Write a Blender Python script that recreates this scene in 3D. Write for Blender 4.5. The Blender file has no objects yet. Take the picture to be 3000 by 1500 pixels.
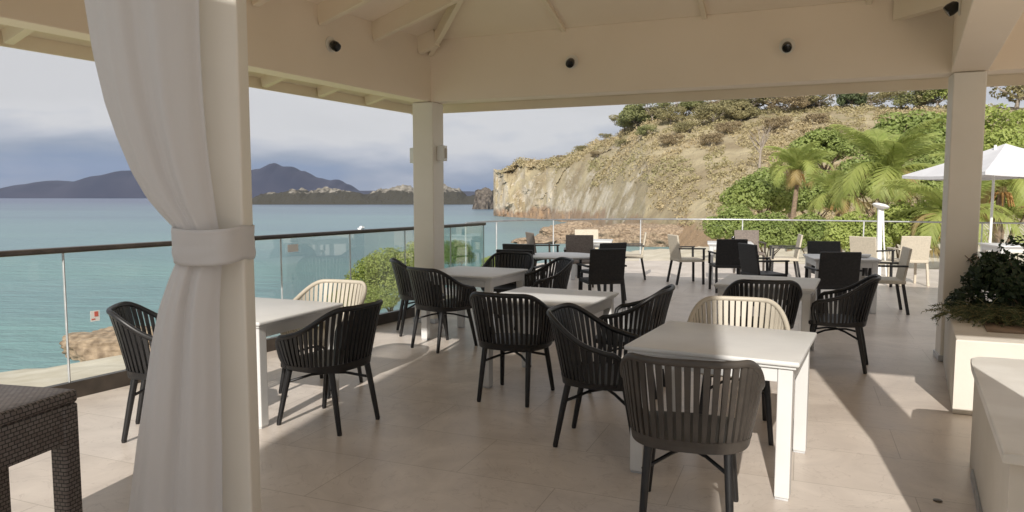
import bpy, bmesh, math, random
from mathutils import Vector, Matrix, noise
R = math.radians
sc = bpy.context.scene
C = sc.collection

# ------------------------------------------------------------------ camera
cam = bpy.data.cameras.new("camera"); camo = bpy.data.objects.new("camera", cam); C.objects.link(camo)
camo.location = (0, 0, 1.58); camo.rotation_euler = (R(90 - 4.71), 0, 0)
cam.sensor_width = 36; cam.lens = 25.2; cam.clip_start = .05; cam.clip_end = 30000
sc.camera = camo
sc.view_settings.view_transform = 'Standard'; sc.view_settings.look = 'None'
sc.view_settings.gamma = 1; sc.view_settings.exposure = 0.3
# ------------------------------------------------------------------ sky
SUN_EL, SUN_AZ = 30.0, 14.5       # light travels towards +Y, 14.5 deg to the right
w = bpy.data.worlds.new("World"); sc.world = w; w.use_nodes = True
nt = w.node_tree; nt.nodes.clear()
def N(t, kind, **kw):
    n = t.nodes.new(kind)
    for k, v in kw.items():
        if k in n.inputs: n.inputs[k].default_value = v
        else: setattr(n, k, v)
    return n
out = N(nt, 'ShaderNodeOutputWorld'); bg = N(nt, 'ShaderNodeBackground')
sky = N(nt, 'ShaderNodeTexSky'); sky.sky_type = 'NISHITA'; sky.sun_disc = False
sky.sun_elevation = R(SUN_EL); sky.sun_rotation = R(180 + SUN_AZ)
tc = N(nt, 'ShaderNodeTexCoord'); sep = N(nt, 'ShaderNodeSeparateXYZ')
nt.links.new(tc.outputs['Generated'], sep.inputs[0])
mp = N(nt, 'ShaderNodeMapping'); mp.inputs['Scale'].default_value = (1.7, 1.7, 6.5); mp.inputs['Location'].default_value = (3.1, .7, 0.0)
nt.links.new(tc.outputs['Generated'], mp.inputs[0])
n1 = N(nt, 'ShaderNodeTexNoise', Scale=2.0, Detail=5.0, Roughness=.48, Distortion=.25)
nt.links.new(mp.outputs[0], n1.inputs['Vector'])
def MATH(t, op, a, b=None, clamp=False):
    m = t.nodes.new('ShaderNodeMath'); m.operation = op; m.use_clamp = clamp
    for i, x in enumerate((a, b)):
        if x is None: continue
        if isinstance(x, (int, float)): m.inputs[i].default_value = x
        else: t.links.new(x, m.inputs[i])
    return m.outputs[0]
# cloud cover grows with elevation and is broken up by noise
el = MATH(nt, 'MULTIPLY', MATH(nt, 'SUBTRACT', sep.outputs['Z'], .012), 7.0)
fac = MATH(nt, 'ADD', el, MATH(nt, 'MULTIPLY', MATH(nt, 'SUBTRACT', n1.outputs['Fac'], .47), 2.6))
ramp = N(nt, 'ShaderNodeValToRGB'); cr = ramp.color_ramp
cr.elements[0].position = 0.0; cr.elements[0].color = (2.2, 2.8, 4.0, 1)
cr.elements[1].position = 1.0; cr.elements[1].color = (6.4, 6.3, 6.3, 1)
e = cr.elements.new(.22); e.color = (3.1, 3.5, 4.3, 1)
e = cr.elements.new(.5); e.color = (5.4, 5.5, 5.9, 1)
e = cr.elements.new(.72); e.color = (6.7, 6.6, 6.6, 1)
nt.links.new(fac, ramp.inputs[0])
mix = N(nt, 'ShaderNodeMix'); mix.data_type = 'RGBA'; mix.inputs[0].default_value = .93
nt.links.new(sky.outputs[0], mix.inputs[6]); nt.links.new(ramp.outputs[0], mix.inputs[7])
nt.links.new(mix.outputs[2], bg.inputs['Color']); bg.inputs['Strength'].default_value = .085
nt.links.new(bg.outputs[0], out.inputs[0])
# ------------------------------------------------------------------ sun
sd = bpy.data.lights.new("sun", 'SUN'); so = bpy.data.objects.new("sun", sd); C.objects.link(so)
sd.energy = 4.2; sd.angle = R(.6); sd.color = (1, .945, .865)
az = R(SUN_AZ); elr = R(SUN_EL)
ld = Vector((math.sin(az) * math.cos(elr), math.cos(az) * math.cos(elr), -math.sin(elr)))
so.rotation_euler = ld.to_track_quat('-Z', 'Y').to_euler()

# ------------------------------------------------------------------ materials
def new_mat(name):
    m = bpy.data.materials.new(name); m.use_nodes = True
    t = m.node_tree; b = t.nodes['Principled BSDF']; return m, t, b
def noise_col(t, c0, c1, scale, detail=4, coord='Object', lo=.35, hi=.65, sc3=None, dist=0):
    tc = N(t, 'ShaderNodeTexCoord'); nz = N(t, 'ShaderNodeTexNoise', Scale=scale, Detail=detail, Distortion=dist)
    if sc3:
        mp = N(t, 'ShaderNodeMapping'); mp.inputs['Scale'].default_value = sc3
        t.links.new(tc.outputs[coord], mp.inputs[0]); t.links.new(mp.outputs[0], nz.inputs['Vector'])
    else: t.links.new(tc.outputs[coord], nz.inputs['Vector'])
    r = N(t, 'ShaderNodeValToRGB'); r.color_ramp.elements[0].position = lo; r.color_ramp.elements[1].position = hi
    r.color_ramp.elements[0].color = (*c0, 1); r.color_ramp.elements[1].color = (*c1, 1)
    t.links.new(nz.outputs['Fac'], r.inputs[0]); return r, nz
def mixc(t, fac, a, b):
    m = N(t, 'ShaderNodeMix'); m.data_type = 'RGBA'
    for i, x in ((0, fac), (6, a), (7, b)):
        if isinstance(x, (int, float)): m.inputs[i].default_value = x
        elif isinstance(x, tuple): m.inputs[i].default_value = (*x, 1)
        else: t.links.new(x, m.inputs[i])
    return m.outputs[2]
def bump(t, b, h, strength=.2, dist=.01):
    bn = N(t, 'ShaderNodeBump'); bn.inputs['Strength'].default_value = strength; bn.inputs['Distance'].default_value = dist
    t.links.new(h, bn.inputs['Height']); t.links.new(bn.outputs[0], b.inputs['Normal'])
def paint(name, c0, c1, rough=.5, scale=3, bs=.08, bscale=60, lo=.35, hi=.65):
    m, t, b = new_mat(name); r, _ = noise_col(t, c0, c1, scale, lo=lo, hi=hi)
    t.links.new(r.outputs[0], b.inputs['Base Color']); b.inputs['Roughness'].default_value = rough
    tcc = N(t, 'ShaderNodeTexCoord'); nz = N(t, 'ShaderNodeTexNoise', Scale=bscale, Detail=3); t.links.new(tcc.outputs['Object'], nz.inputs['Vector'])
    bump(t, b, nz.outputs['Fac'], bs, .004); return m
M = {}
M['ceiling'] = paint('ceiling paint', (.86, .745, .60), (.89, .775, .63), .6, 1.2)
M['post'] = paint('post paint', (.78, .73, .64), (.82, .77, .68), .55, 2.0)
M['rafter'] = paint('rafter paint', (.80, .69, .53), (.84, .74, .58), .6, 1.5)
M['table'] = paint('table white', (.60, .60, .59), (.65, .65, .64), .38, 4)
M['black'] = paint('black resin', (.007, .007, .008), (.013, .013, .014), .42, 8)
M['taupe'] = paint('taupe resin', (.048, .041, .035), (.066, .057, .049), .5, 8)
M['cream'] = paint('cream tone', (.44, .40, .33), (.50, .455, .375), .5, 6)
M['rattan_dark'] = paint('dark weave', (.010, .010, .011), (.022, .021, .021), .55, 40, .5, 160)
M['rattan_taupe'] = paint('taupe weave', (.13, .105, .09), (.19, .155, .13), .6, 40, .5, 160)
M['rattan_cream'] = paint('cream weave', (.48, .43, .34), (.56, .50, .40), .6, 40, .4, 160)
M['metal'] = paint('brushed metal', (.30, .31, .32), (.42, .43, .44), .3, 9); M['metal'].node_tree.nodes['Principled BSDF'].inputs['Metallic'].default_value = .8
M['bronze'] = paint('dark bronze', (.055, .045, .038), (.085, .07, .058), .35, 6); M['bronze'].node_tree.nodes['Principled BSDF'].inputs['Metallic'].default_value = .3
M['silver'] = paint('pale steel', (.42, .43, .44), (.55, .56, .57), .3, 9)
M['plaster'] = paint('planter plaster', (.62, .585, .52), (.69, .655, .59), .7, 2.5, .15, 40)
M['marble'] = paint('pale stone top', (.68, .66, .61), (.80, .79, .75), .35, 3)
M['lens'] = paint('lamp black glass', (.004, .005, .004), (.008, .009, .008), .12, 5)
M['canvas'] = paint('white canvas', (.56, .56, .58), (.62, .62, .64), .8, 3)
M['white'] = paint('white plastic', (.74, .74, .72), (.82, .82, .8), .4, 5)
M['red'] = paint('red print', (.55, .10, .07), (.6, .14, .1), .5, 9)
M['bark'] = paint('bark', (.16, .115, .08), (.26, .19, .13), .9, 6, .6, 12)
M['palebark'] = paint('pale bark', (.25, .21, .17), (.36, .31, .26), .9, 6, .6, 12)
M['stalk'] = paint('orange stalk', (.42, .22, .08), (.55, .32, .13), .8, 6)
M['drock'] = paint('dark sea rock', (.05, .042, .035), (.17, .145, .12), .95, .35, .9, 1.2, .35, .7)

# cloth
m, t, b = new_mat('curtain cloth'); b.inputs['Base Color'].default_value = (.80, .775, .755, 1); b.inputs['Roughness'].default_value = .85
try: b.inputs['Sheen Weight'].default_value = .25
except Exception: pass
tcc = N(t, 'ShaderNodeTexCoord'); wv = N(t, 'ShaderNodeTexNoise', Scale=420.0, Detail=1); t.links.new(tcc.outputs['Object'], wv.inputs['Vector'])
wr = N(t, 'ShaderNodeTexNoise', Scale=9.0, Detail=4, Distortion=.8); mpc = N(t, 'ShaderNodeMapping'); mpc.inputs['Scale'].default_value = (1, 1, .35)
t.links.new(tcc.outputs['Object'], mpc.inputs[0]); t.links.new(mpc.outputs[0], wr.inputs['Vector'])
bn0 = N(t, 'ShaderNodeBump'); bn0.inputs['Strength'].default_value = .35; bn0.inputs['Distance'].default_value = .02; t.links.new(wr.outputs['Fac'], bn0.inputs['Height'])
bn1 = N(t, 'ShaderNodeBump'); bn1.inputs['Strength'].default_value = .2; bn1.inputs['Distance'].default_value = .001; t.links.new(wv.outputs['Fac'], bn1.inputs['Height']); t.links.new(bn0.outputs[0], bn1.inputs['Normal']); t.links.new(bn1.outputs[0], b.inputs['Normal'])
tr = N(t, 'ShaderNodeBsdfTranslucent'); tr.inputs['Color'].default_value = (.74, .70, .66, 1)
ms = N(t, 'ShaderNodeMixShader'); ms.inputs[0].default_value = .3
t.links.new(b.outputs[0], ms.inputs[1]); t.links.new(tr.outputs[0], ms.inputs[2]); t.links.new(ms.outputs[0], t.nodes['Material Output'].inputs[0]); M['cloth'] = m

# stone floor
m, t, b = new_mat('limestone floor'); tcc = N(t, 'ShaderNodeTexCoord'); mp = N(t, 'ShaderNodeMapping'); mp.inputs['Rotation'].default_value = (0, 0, R(22))
t.links.new(tcc.outputs['Object'], mp.inputs[0])
br = N(t, 'ShaderNodeTexBrick'); br.inputs['Scale'].default_value = 1.0; br.inputs['Mortar Size'].default_value = .0026; br.inputs['Mortar Smooth'].default_value = .3
br.inputs['Brick Width'].default_value = 1.2; br.inputs['Row Height'].default_value = .6; br.offset = .5
br.inputs['Color1'].default_value = (.62, .56, .50, 1); br.inputs['Color2'].default_value = (.67, .615, .56, 1); br.inputs['Mortar'].default_value = (.40, .35, .295, 1)
t.links.new(mp.outputs[0], br.inputs['Vector'])
nz = N(t, 'ShaderNodeTexNoise', Scale=1.6, Detail=9, Roughness=.62, Distortion=1.4); t.links.new(mp.outputs[0], nz.inputs['Vector'])
r1 = N(t, 'ShaderNodeValToRGB'); r1.color_ramp.elements[0].position = .3; r1.color_ramp.elements[1].position = .72
r1.color_ramp.elements[0].color = (.76, .725, .70, 1); r1.color_ramp.elements[1].color = (1.06, 1.04, 1.02, 1); t.links.new(nz.outputs['Fac'], r1.inputs[0])
mm = N(t, 'ShaderNodeMix'); mm.data_type = 'RGBA'; mm.blend_type = 'MULTIPLY'; mm.inputs[0].default_value = 1
t.links.new(br.outputs['Color'], mm.inputs[6]); t.links.new(r1.outputs[0], mm.inputs[7])
# thin veins
vz = N(t, 'ShaderNodeTexNoise', Scale=2.4, Detail=6, Distortion=2.5); t.links.new(mp.outputs[0], vz.inputs['Vector'])
vv = MATH(t, 'ABSOLUTE', MATH(t, 'SUBTRACT', vz.outputs['Fac'], .5)); vl = MATH(t, 'MULTIPLY', MATH(t, 'SUBTRACT', 1.0, MATH(t, 'MULTIPLY', vv, 90.0), True), .3)
t.links.new(mixc(t, vl, mm.outputs[2], (.27, .21, .17)), b.inputs['Base Color'])
rr = N(t, 'ShaderNodeMapRange'); rr.inputs['To Min'].default_value = .24; rr.inputs['To Max'].default_value = .48; t.links.new(nz.outputs['Fac'], rr.inputs[0]); t.links.new(rr.outputs[0], b.inputs['Roughness'])
bump(t, b, nz.outputs['Fac'], .05, .01); M['floor'] = m

# glass (thin pane: clear with a faint green tint and fresnel reflection)
def glassmat(name, tint):
    m, t, b = new_mat(name); t.nodes.remove(b)
    tp = N(t, 'ShaderNodeBsdfTransparent'); tp.inputs[0].default_value = (*tint, 1); gl = N(t, 'ShaderNodeBsdfGlossy'); gl.inputs['Roughness'].default_value = .02
    fr = N(t, 'ShaderNodeFresnel'); fr.inputs[0].default_value = 1.45; mx = N(t, 'ShaderNodeMixShader')
    t.links.new(MATH(t, 'MULTIPLY', fr.outputs[0], .35), mx.inputs[0]); t.links.new(tp.outputs[0], mx.inputs[1]); t.links.new(gl.outputs[0], mx.inputs[2])
    t.links.new(mx.outputs[0], t.nodes['Material Output'].inputs[0]); return m
M['glass'] = glassmat('rail glass', (.955, .975, .97)); M['glass_green'] = glassmat('green glass', (.82, .91, .89))

# wicker
m, t, b = new_mat('brown wicker'); tcc = N(t, 'ShaderNodeTexCoord')
w1 = N(t, 'ShaderNodeTexBrick'); w1.inputs['Scale'].default_value = 1.0; w1.inputs['Brick Width'].default_value = .026; w1.inputs['Row Height'].default_value = .017; w1.inputs['Mortar Size'].default_value = .0030; w1.inputs['Mortar Smooth'].default_value = .6
w1.inputs['Color1'].default_value = (.16, .135, .12, 1); w1.inputs['Color2'].default_value = (.115, .09, .077, 1); w1.inputs['Mortar'].default_value = (.008, .006, .005, 1)
t.links.new(tcc.outputs['UV'], w1.inputs['Vector']); t.links.new(w1.outputs['Color'], b.inputs['Base Color']); b.inputs['Roughness'].default_value = .5
bump(t, b, w1.outputs['Fac'], -.9, .006); M['wicker'] = m

# foliage
def leafmat(name, c0, c1, c2, scale=.6, trans=.35):
    m, t, b = new_mat(name); r, nz = noise_col(t, c0, c1, scale, 3)
    oi = N(t, 'ShaderNodeObjectInfo'); g2 = N(t, 'ShaderNodeNewGeometry')
    col = mixc(t, MATH(t, 'MULTIPLY', g2.outputs['Random Per Island'], .55), r.outputs[0], c2)
    t.links.new(col, b.inputs['Base Color']); b.inputs['Roughness'].default_value = .55
    tr = N(t, 'ShaderNodeBsdfTranslucent'); t.links.new(col, tr.inputs[0]); ms = N(t, 'ShaderNodeMixShader'); ms.inputs[0].default_value = trans
    t.links.new(b.outputs[0], ms.inputs[1]); t.links.new(tr.outputs[0], ms.inputs[2]); t.links.new(ms.outputs[0], t.nodes['Material Output'].inputs[0]); return m
M['leaf'] = leafmat('leaf green', (.17, .235, .055), (.28, .345, .09), (.38, .43, .15))
M['leaf_lime'] = leafmat('leaf lime', (.26, .33, .07), (.36, .42, .11), (.46, .50, .16))
M['leaf_olive'] = leafmat('leaf olive', (.22, .21, .09), (.32, .28, .13), (.40, .35, .19))
M['leaf_dry'] = leafmat('dry scrub', (.26, .20, .115), (.36, .28, .16), (.44, .36, .22), .15)
M['leaf_dark'] = leafmat('leaf dark', (.018, .035, .014), (.035, .06, .022), (.05, .085, .03))
M['leaf_herb'] = leafmat('herb green', (.06, .085, .035), (.10, .13, .055), (.16, .19, .09))
M['scrub'] = leafmat('hill scrub', (.25, .24, .10), (.44, .35, .20), (.52, .43, .26), .035, .2)
M['leaf_hill'] = leafmat('hill green', (.18, .21, .07), (.27, .28, .11), (.35, .34, .16))
M['leaf_dk'] = leafmat('deep green', (.09, .125, .05), (.13, .17, .07), (.18, .21, .10))
M['frond'] = leafmat('palm frond', (.24, .31, .07), (.34, .39, .10), (.42, .45, .15), .8, .4)
M['frond_dry'] = leafmat('old frond', (.34, .25, .09), (.42, .32, .13), (.45, .36, .2))

# land, rock, sea
m, t, b = new_mat('shore ground'); geo = N(t, 'ShaderNodeNewGeometry'); sp = N(t, 'ShaderNodeSeparateXYZ'); t.links.new(geo.outputs['Position'], sp.inputs[0])
r, nz = noise_col(t, (.24, .30, .08), (.42, .44, .17), .35, 6, lo=.4, hi=.6)
r2, nz2 = noise_col(t, (.50, .44, .34), (.62, .56, .46), .8, 6)
f = MATH(t, 'MULTIPLY', MATH(t, 'ADD', MATH(t, 'ADD', sp.outputs['Z'], 5.3), MATH(t, 'MULTIPLY', MATH(t, 'SUBTRACT', nz2.outputs['Fac'], .5), 1.6)), 1.6, True)
f = MATH(t, 'MULTIPLY', f, MATH(t, 'MULTIPLY', MATH(t, 'ADD', sp.outputs['X'], 10.0), .3, True))
f = MATH(t, 'MULTIPLY', f, MATH(t, 'MULTIPLY', MATH(t, 'SUBTRACT', 78.0, sp.outputs['Y']), .06, True))
f = MATH(t, 'MULTIPLY', f, MATH(t, 'MULTIPLY', MATH(t, 'SUBTRACT', 1.5, sp.outputs['X']), .3, True))
t.links.new(mixc(t, f, r2.outputs[0], r.outputs[0]), b.inputs['Base Color']); b.inputs['Roughness'].default_value = .95
nb = N(t, 'ShaderNodeTexNoise', Scale=5, Detail=6); bump(t, b, nb.outputs['Fac'], .6, .2); M['ground'] = m

m, t, b = new_mat('headland'); geo = N(t, 'ShaderNodeNewGeometry'); sn = N(t, 'ShaderNodeSeparateXYZ'); t.links.new(geo.outputs['Normal'], sn.inputs[0])
sp = N(t, 'ShaderNodeSeparateXYZ'); t.links.new(geo.outputs['Position'], sp.inputs[0])
rock, rz = noise_col(t, (.42, .335, .225), (.56, .50, .40), .11, 9, lo=.34, hi=.62, dist=.6)
grass, gz = noise_col(t, (.27, .215, .13), (.40, .34, .215), .09, 9, lo=.36, hi=.62)
green, ez = noise_col(t, (.15, .16, .06), (.24, .22, .10), .2, 5)
col = mixc(t, MATH(t, 'MULTIPLY', MATH(t, 'SUBTRACT', sn.outputs['Z'], MATH(t, 'ADD', .22, MATH(t, 'MULTIPLY', MATH(t, 'SUBTRACT', rz.outputs['Fac'], .5), 1.2))), 4.0, True), rock.outputs[0], grass.outputs[0])
gm = MATH(t, 'MULTIPLY', MATH(t, 'SUBTRACT', MATH(t, 'ADD', MATH(t, 'MULTIPLY', sp.outputs['Z'], .02), ez.outputs['Fac']), .98), 5.0, True)
col = mixc(t, gm, col, green.outputs[0])
# rust band by the water
rb = MATH(t, 'MULTIPLY', MATH(t, 'SUBTRACT', MATH(t, 'ADD', -3.2, MATH(t, 'MULTIPLY', MATH(t, 'SUBTRACT', gz.outputs['Fac'], .5), 14.0)), sp.outputs['Z']), .5, True)
col = mixc(t, MATH(t, 'MULTIPLY', rb, .7), col, (.27, .155, .09))
t.links.new(col, b.inputs['Base Color']); b.inputs['Roughness'].default_value = .95
nb = N(t, 'ShaderNodeTexNoise', Scale=.5, Detail=9, Roughness=.65); t.links.new(geo.outputs['Position'], nb.inputs['Vector']); bump(t, b, nb.outputs['Fac'], .8, 1.2); M['hill'] = m

def rockmat(name, lowc, c0, c1, zc, scale):
    m, t, b = new_mat(name); geo = N(t, 'ShaderNodeNewGeometry'); sp = N(t, 'ShaderNodeSeparateXYZ'); t.links.new(geo.outputs['Position'], sp.inputs[0])
    r, nz = noise_col(t, c0, c1, scale, 8, coord='Object', lo=.38, hi=.6); n2 = N(t, 'ShaderNodeTexNoise', Scale=scale * .45, Detail=8, Roughness=.6); t.links.new(geo.outputs['Position'], n2.inputs['Vector'])
    f = MATH(t, 'MULTIPLY', MATH(t, 'SUBTRACT', MATH(t, 'ADD', sp.outputs['Z'], MATH(t, 'MULTIPLY', MATH(t, 'SUBTRACT', n2.outputs['Fac'], .5), 26.0)), zc), .4, True)
    t.links.new(mixc(t, f, lowc, r.outputs[0]), b.inputs['Base Color']); b.inputs['Roughness'].default_value = .95
    bump(t, b, nz.outputs['Fac'], .8, 3.0); return m
M['islet'] = rockmat('far shore rock', (.045, .042, .032), (.15, .135, .11), (.27, .25, .215), 8.0, .2)
M['mountain'] = paint('mountain', (.016, .018, .034), (.030, .030, .046), .95, .004)
M['boulder'] = paint('brown shore rock', (.15, .105, .07), (.40, .30, .21), .95, 2.2, .9, 3, .3, .7)

m, t, b = new_mat('sea water'); geo = N(t, 'ShaderNodeNewGeometry'); sp = N(t, 'ShaderNodeSeparateXYZ'); t.links.new(geo.outputs['Position'], sp.inputs[0])
mp = N(t, 'ShaderNodeMapping'); mp.inputs['Scale'].default_value = (.004, .016, 1); t.links.new(geo.outputs['Position'], mp.inputs[0])
nz = N(t, 'ShaderNodeTexNoise', Scale=1.0, Detail=7, Roughness=.6); t.links.new(mp.outputs[0], nz.inputs['Vector'])
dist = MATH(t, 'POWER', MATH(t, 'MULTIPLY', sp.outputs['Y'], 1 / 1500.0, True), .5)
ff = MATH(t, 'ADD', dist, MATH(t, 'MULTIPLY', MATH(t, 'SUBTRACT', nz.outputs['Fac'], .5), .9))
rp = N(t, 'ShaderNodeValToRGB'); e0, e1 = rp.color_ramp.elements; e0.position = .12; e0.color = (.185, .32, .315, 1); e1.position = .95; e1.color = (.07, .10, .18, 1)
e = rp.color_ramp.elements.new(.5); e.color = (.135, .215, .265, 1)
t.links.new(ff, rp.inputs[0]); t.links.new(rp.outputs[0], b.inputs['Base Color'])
b.inputs['Roughness'].default_value = .28; b.inputs['IOR'].default_value = 1.33
try: b.inputs['Specular IOR Level'].default_value = .4
except Exception: pass
mp2 = N(t, 'ShaderNodeMapping'); mp2.inputs['Scale'].default_value = (.25, .7, 1); mp2.inputs['Rotation'].default_value = (0, 0, R(12)); t.links.new(geo.outputs['Position'], mp2.inputs[0])
wz = N(t, 'ShaderNodeTexNoise', Scale=.55, Detail=8, Roughness=.62); t.links.new(mp2.outputs[0], wz.inputs['Vector']); bump(t, b, wz.outputs['Fac'], .75, 1.3)
M['sea'] = m

# ------------------------------------------------------------------ object helpers
def tag(o, label=None, cat=None, group=None, kind=None):
    if label: o['label'] = label
    if cat: o['category'] = cat
    if group: o['group'] = group
    if kind: o['kind'] = kind
    return o
def empty(name, loc=(0, 0, 0), rz=0, **kw):
    o = bpy.data.objects.new(name, None); C.objects.link(o); o.location = loc; o.rotation_euler = (0, 0, rz); o.empty_display_size = .2
    tag(o, **kw); return o
def copy_tree(o, parent=None):
    c = o.copy(); C.objects.link(c); c.parent = parent
    for ch in [x for x in bpy.data.objects if x.parent == o]: copy_tree(ch, c)
    return c
class MB:
    def __init__(s): s.b = bmesh.new()
    def poly(s, vs, flip=False):
        v = [s.b.verts.new(p) for p in vs]
        return s.b.faces.new(v[::-1] if flip else v)
    def box(s, c, d, rot=None, bev=0.0, seg=2):
        r = bmesh.ops.create_cube(s.b, size=1.0); vs = r['verts']
        mat = Matrix.Translation(c) @ (rot.to_4x4() if rot else Matrix()) @ Matrix.Diagonal((d[0], d[1], d[2], 1))
        bmesh.ops.transform(s.b, matrix=mat, verts=vs)
        if bev:
            es = list({e for v in vs for e in v.link_edges})
            bmesh.ops.bevel(s.b, geom=es, offset=bev, segments=seg, affect='EDGES', profile=.5)
        return s
    def beam(s, p, q, wd, ht, bev=.004, up=(0, 0, 1)):
        p, q = Vector(p), Vector(q); d = q - p; L = d.length; y = d.normalized(); x = y.cross(Vector(up)).normalized(); z = x.cross(y)
        return s.box((p + q) / 2, (wd, L, ht), Matrix((x, y, z)).transposed(), bev)
    def tube(s, pts, rad, n=10, cap=True, oval=None):
        pts = [Vector(p) for p in pts]; rings = []; prev = None
        for i, p in enumerate(pts):
            d = (pts[min(i + 1, len(pts) - 1)] - pts[max(i - 1, 0)]).normalized()
            if prev is None: a = d.cross(Vector((0, 0, 1)) if abs(d.z) < .9 else Vector((1, 0, 0))).normalized()
            else: a = (prev - d * prev.dot(d)).normalized()
            prev = a; bb = d.cross(a); r = rad[i] if isinstance(rad, (list, tuple)) else rad
            ox, oy = oval if oval else (1, 1)
            rings.append([s.b.verts.new(p + a * math.cos(k * 2 * math.pi / n) * r * ox + bb * math.sin(k * 2 * math.pi / n) * r * oy) for k in range(n)])
        for i in range(len(rings) - 1):
            for k in range(n): s.b.faces.new((rings[i][k], rings[i][(k + 1) % n], rings[i + 1][(k + 1) % n], rings[i + 1][k]))
        if cap: s.b.faces.new(rings[0][::-1]); s.b.faces.new(rings[-1])
        return s
    def lathe(s, prof, c=(0, 0, 0), n=32, rot=None):
        c = Vector(c); rings = []
        for r, z in prof:
            ring = []
            for k in range(n):
                v = Vector((r * math.cos(k * 2 * math.pi / n), r * math.sin(k * 2 * math.pi / n), z))
                if rot: v = rot @ v
                ring.append(s.b.verts.new(c + v))
            rings.append(ring)
        for i in range(len(rings) - 1):
            for k in range(n): s.b.faces.new((rings[i][k], rings[i][(k + 1) % n], rings[i + 1][(k + 1) % n], rings[i + 1][k]))
        s.b.faces.new(rings[0][::-1]); s.b.faces.new(rings[-1]); return s
    def prism(s, outline, z0, z1, bev=0.0):
        lo = [s.b.verts.new((x, y, z0)) for x, y in outline]; hi = [s.b.verts.new((x, y, z1)) for x, y in outline]; n = len(lo)
        fs = [s.b.faces.new(lo[::-1]), s.b.faces.new(hi)]
        for k in range(n): fs.append(s.b.faces.new((lo[k], lo[(k + 1) % n], hi[(k + 1) % n], hi[k])))
        if bev:
            es = list({e for f in fs[:2] for e in f.edges}); bmesh.ops.bevel(s.b, geom=es, offset=bev, segments=2, affect='EDGES', profile=.5)
        return s
    def slab(s, vs, th):
        """thin plate with polygon vs as its lower face, thickened upwards by th"""
        a = [Vector(v) for v in vs]; bv = [v + Vector((0, 0, th)) for v in a]; n = len(a)
        s.poly(a, True); s.poly(bv)
        for k in range(n): s.poly([a[k], a[(k + 1) % n], bv[(k + 1) % n], bv[k]])
        return s
    def build(s, name, mat, parent=None, smooth=False, loc=None, recalc=True):
        if recalc: bmesh.ops.recalc_face_normals(s.b, faces=s.b.faces)
        me = bpy.data.meshes.new(name); s.b.to_mesh(me); s.b.free()
        if smooth:
            for p in me.polygons: p.use_smooth = True
            try: me.set_sharp_from_angle(angle=R(40))
            except Exception: pass
        me.materials.append(mat); o = bpy.data.objects.new(name, me); C.objects.link(o)
        if parent: o.parent = parent
        if loc: o.location = loc
        return o
def V(*a): return Vector(a)
U = Vector((math.sin(R(29.2)), math.cos(R(29.2)), 0))           # along the sea side, away from the camera
Rr = Vector((.927, -.375, 0)).normalized()                        # along the garden side, to the right
A = Vector((-1.095, 9.2, 0))                                      # the corner post
NI = Vector((-.375, -.927, 0)).normalized()                       # from the garden-side beam towards the camera
VI = Vector((U.y, -U.x, 0))                                       # from the sea-side beam inwards
GD = math.atan2(Rr.y, Rr.x)

# ------------------------------------------------------------------ setting: sea, land, terrace
sea = MB(); sea.poly([(-9000, -300, -8), (9000, -300, -8), (9000, 9000, -8), (-9000, 9000, -8)]); tag(sea.build('sea', M['sea']), kind='structure')

SH = [(-90, 5), (-45, 24), (-25, 37), (-17, 45), (-11, 55), (-6, 70), (0, 88), (8, 106), (18, 126), (40, 140), (140, 150)]
def shore_d(x, y):
    best = 1e9; sg = 1
    for (x0, y0), (x1, y1) in zip(SH, SH[1:]):
        dx, dy = x1 - x0, y1 - y0; tt = max(0, min(1, ((x - x0) * dx + (y - y0) * dy) / (dx * dx + dy * dy)))
        px, py = x0 + dx * tt, y0 + dy * tt; d = math.hypot(x - px, y - py)
        if d < best: best = d; sg = 1 if (dx * (y - y0) - dy * (x - x0)) < 0 else -1
    return best * sg
def ground_z(x, y):
    d = shore_d(x, y) + 2.5 * noise.noise(V(x * .12, y * .12, 3))
    if d < 0: return -8.0 + max(-3, d * .25)
    z = -8.0 + .05 * min(d, 6) + 6.3 * (1 - math.exp(-max(0, d - 3) / 17.0))
    if y > 70: z = min(z, -8 + .05 * d + max(0, (x - 30) * .16))
    return min(z + .25 * noise.noise(V(x * .5, y * .5, 1)), -1.2)
g = MB(); nx, ny = 190, 130
grid = [[g.b.verts.new((-70 + i, 4 + j, ground_z(-70 + i, 4 + j))) for j in range(ny)] for i in range(nx)]
for i in range(nx - 1):
    for j in range(ny - 1): g.b.faces.new((grid[i][j], grid[i + 1][j], grid[i + 1][j + 1], grid[i][j + 1]))
tag(g.build('ground', M['ground'], smooth=True), kind='structure')

RB0 = V(-3.41, 5.64, 0)                                   # a point of the sea-side railing's foot
rb = lambda s: RB0 + U * s
rail_end = rb(6.12)
far_pts = [(-1.15, 13.2), (-1.05, 14.6), (-.72, 15.7), (-.1, 16.6), (1.0, 17.3), (2.6, 17.7), (4.4, 17.7), (6.2, 17.2), (8.0, 16.3), (9.5, 15.5), (11.2, 14.8), (14, 14.0)]
back0 = rb(-16)
outline = [(back0.x, back0.y), (16, back0.y), (16, 14.0)] + far_pts[::-1] + [(rail_end.x - .75, rail_end.y + .6), (rail_end.x, rail_end.y)]
fl = MB(); fl.prism(outline[::-1], -.25, 0); tag(fl.build('terrace_floor', M['floor']), kind='structure')
cx = sum(p[0] for p in outline) / len(outline)
inn = [(p[0] * .97 + cx * .03, p[1] * .985 + .1) for p in outline]
fw = MB(); fw.prism(inn[::-1], -9, -.254); tag(fw.build('terrace_base', M['plaster']), kind='structure')

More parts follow.
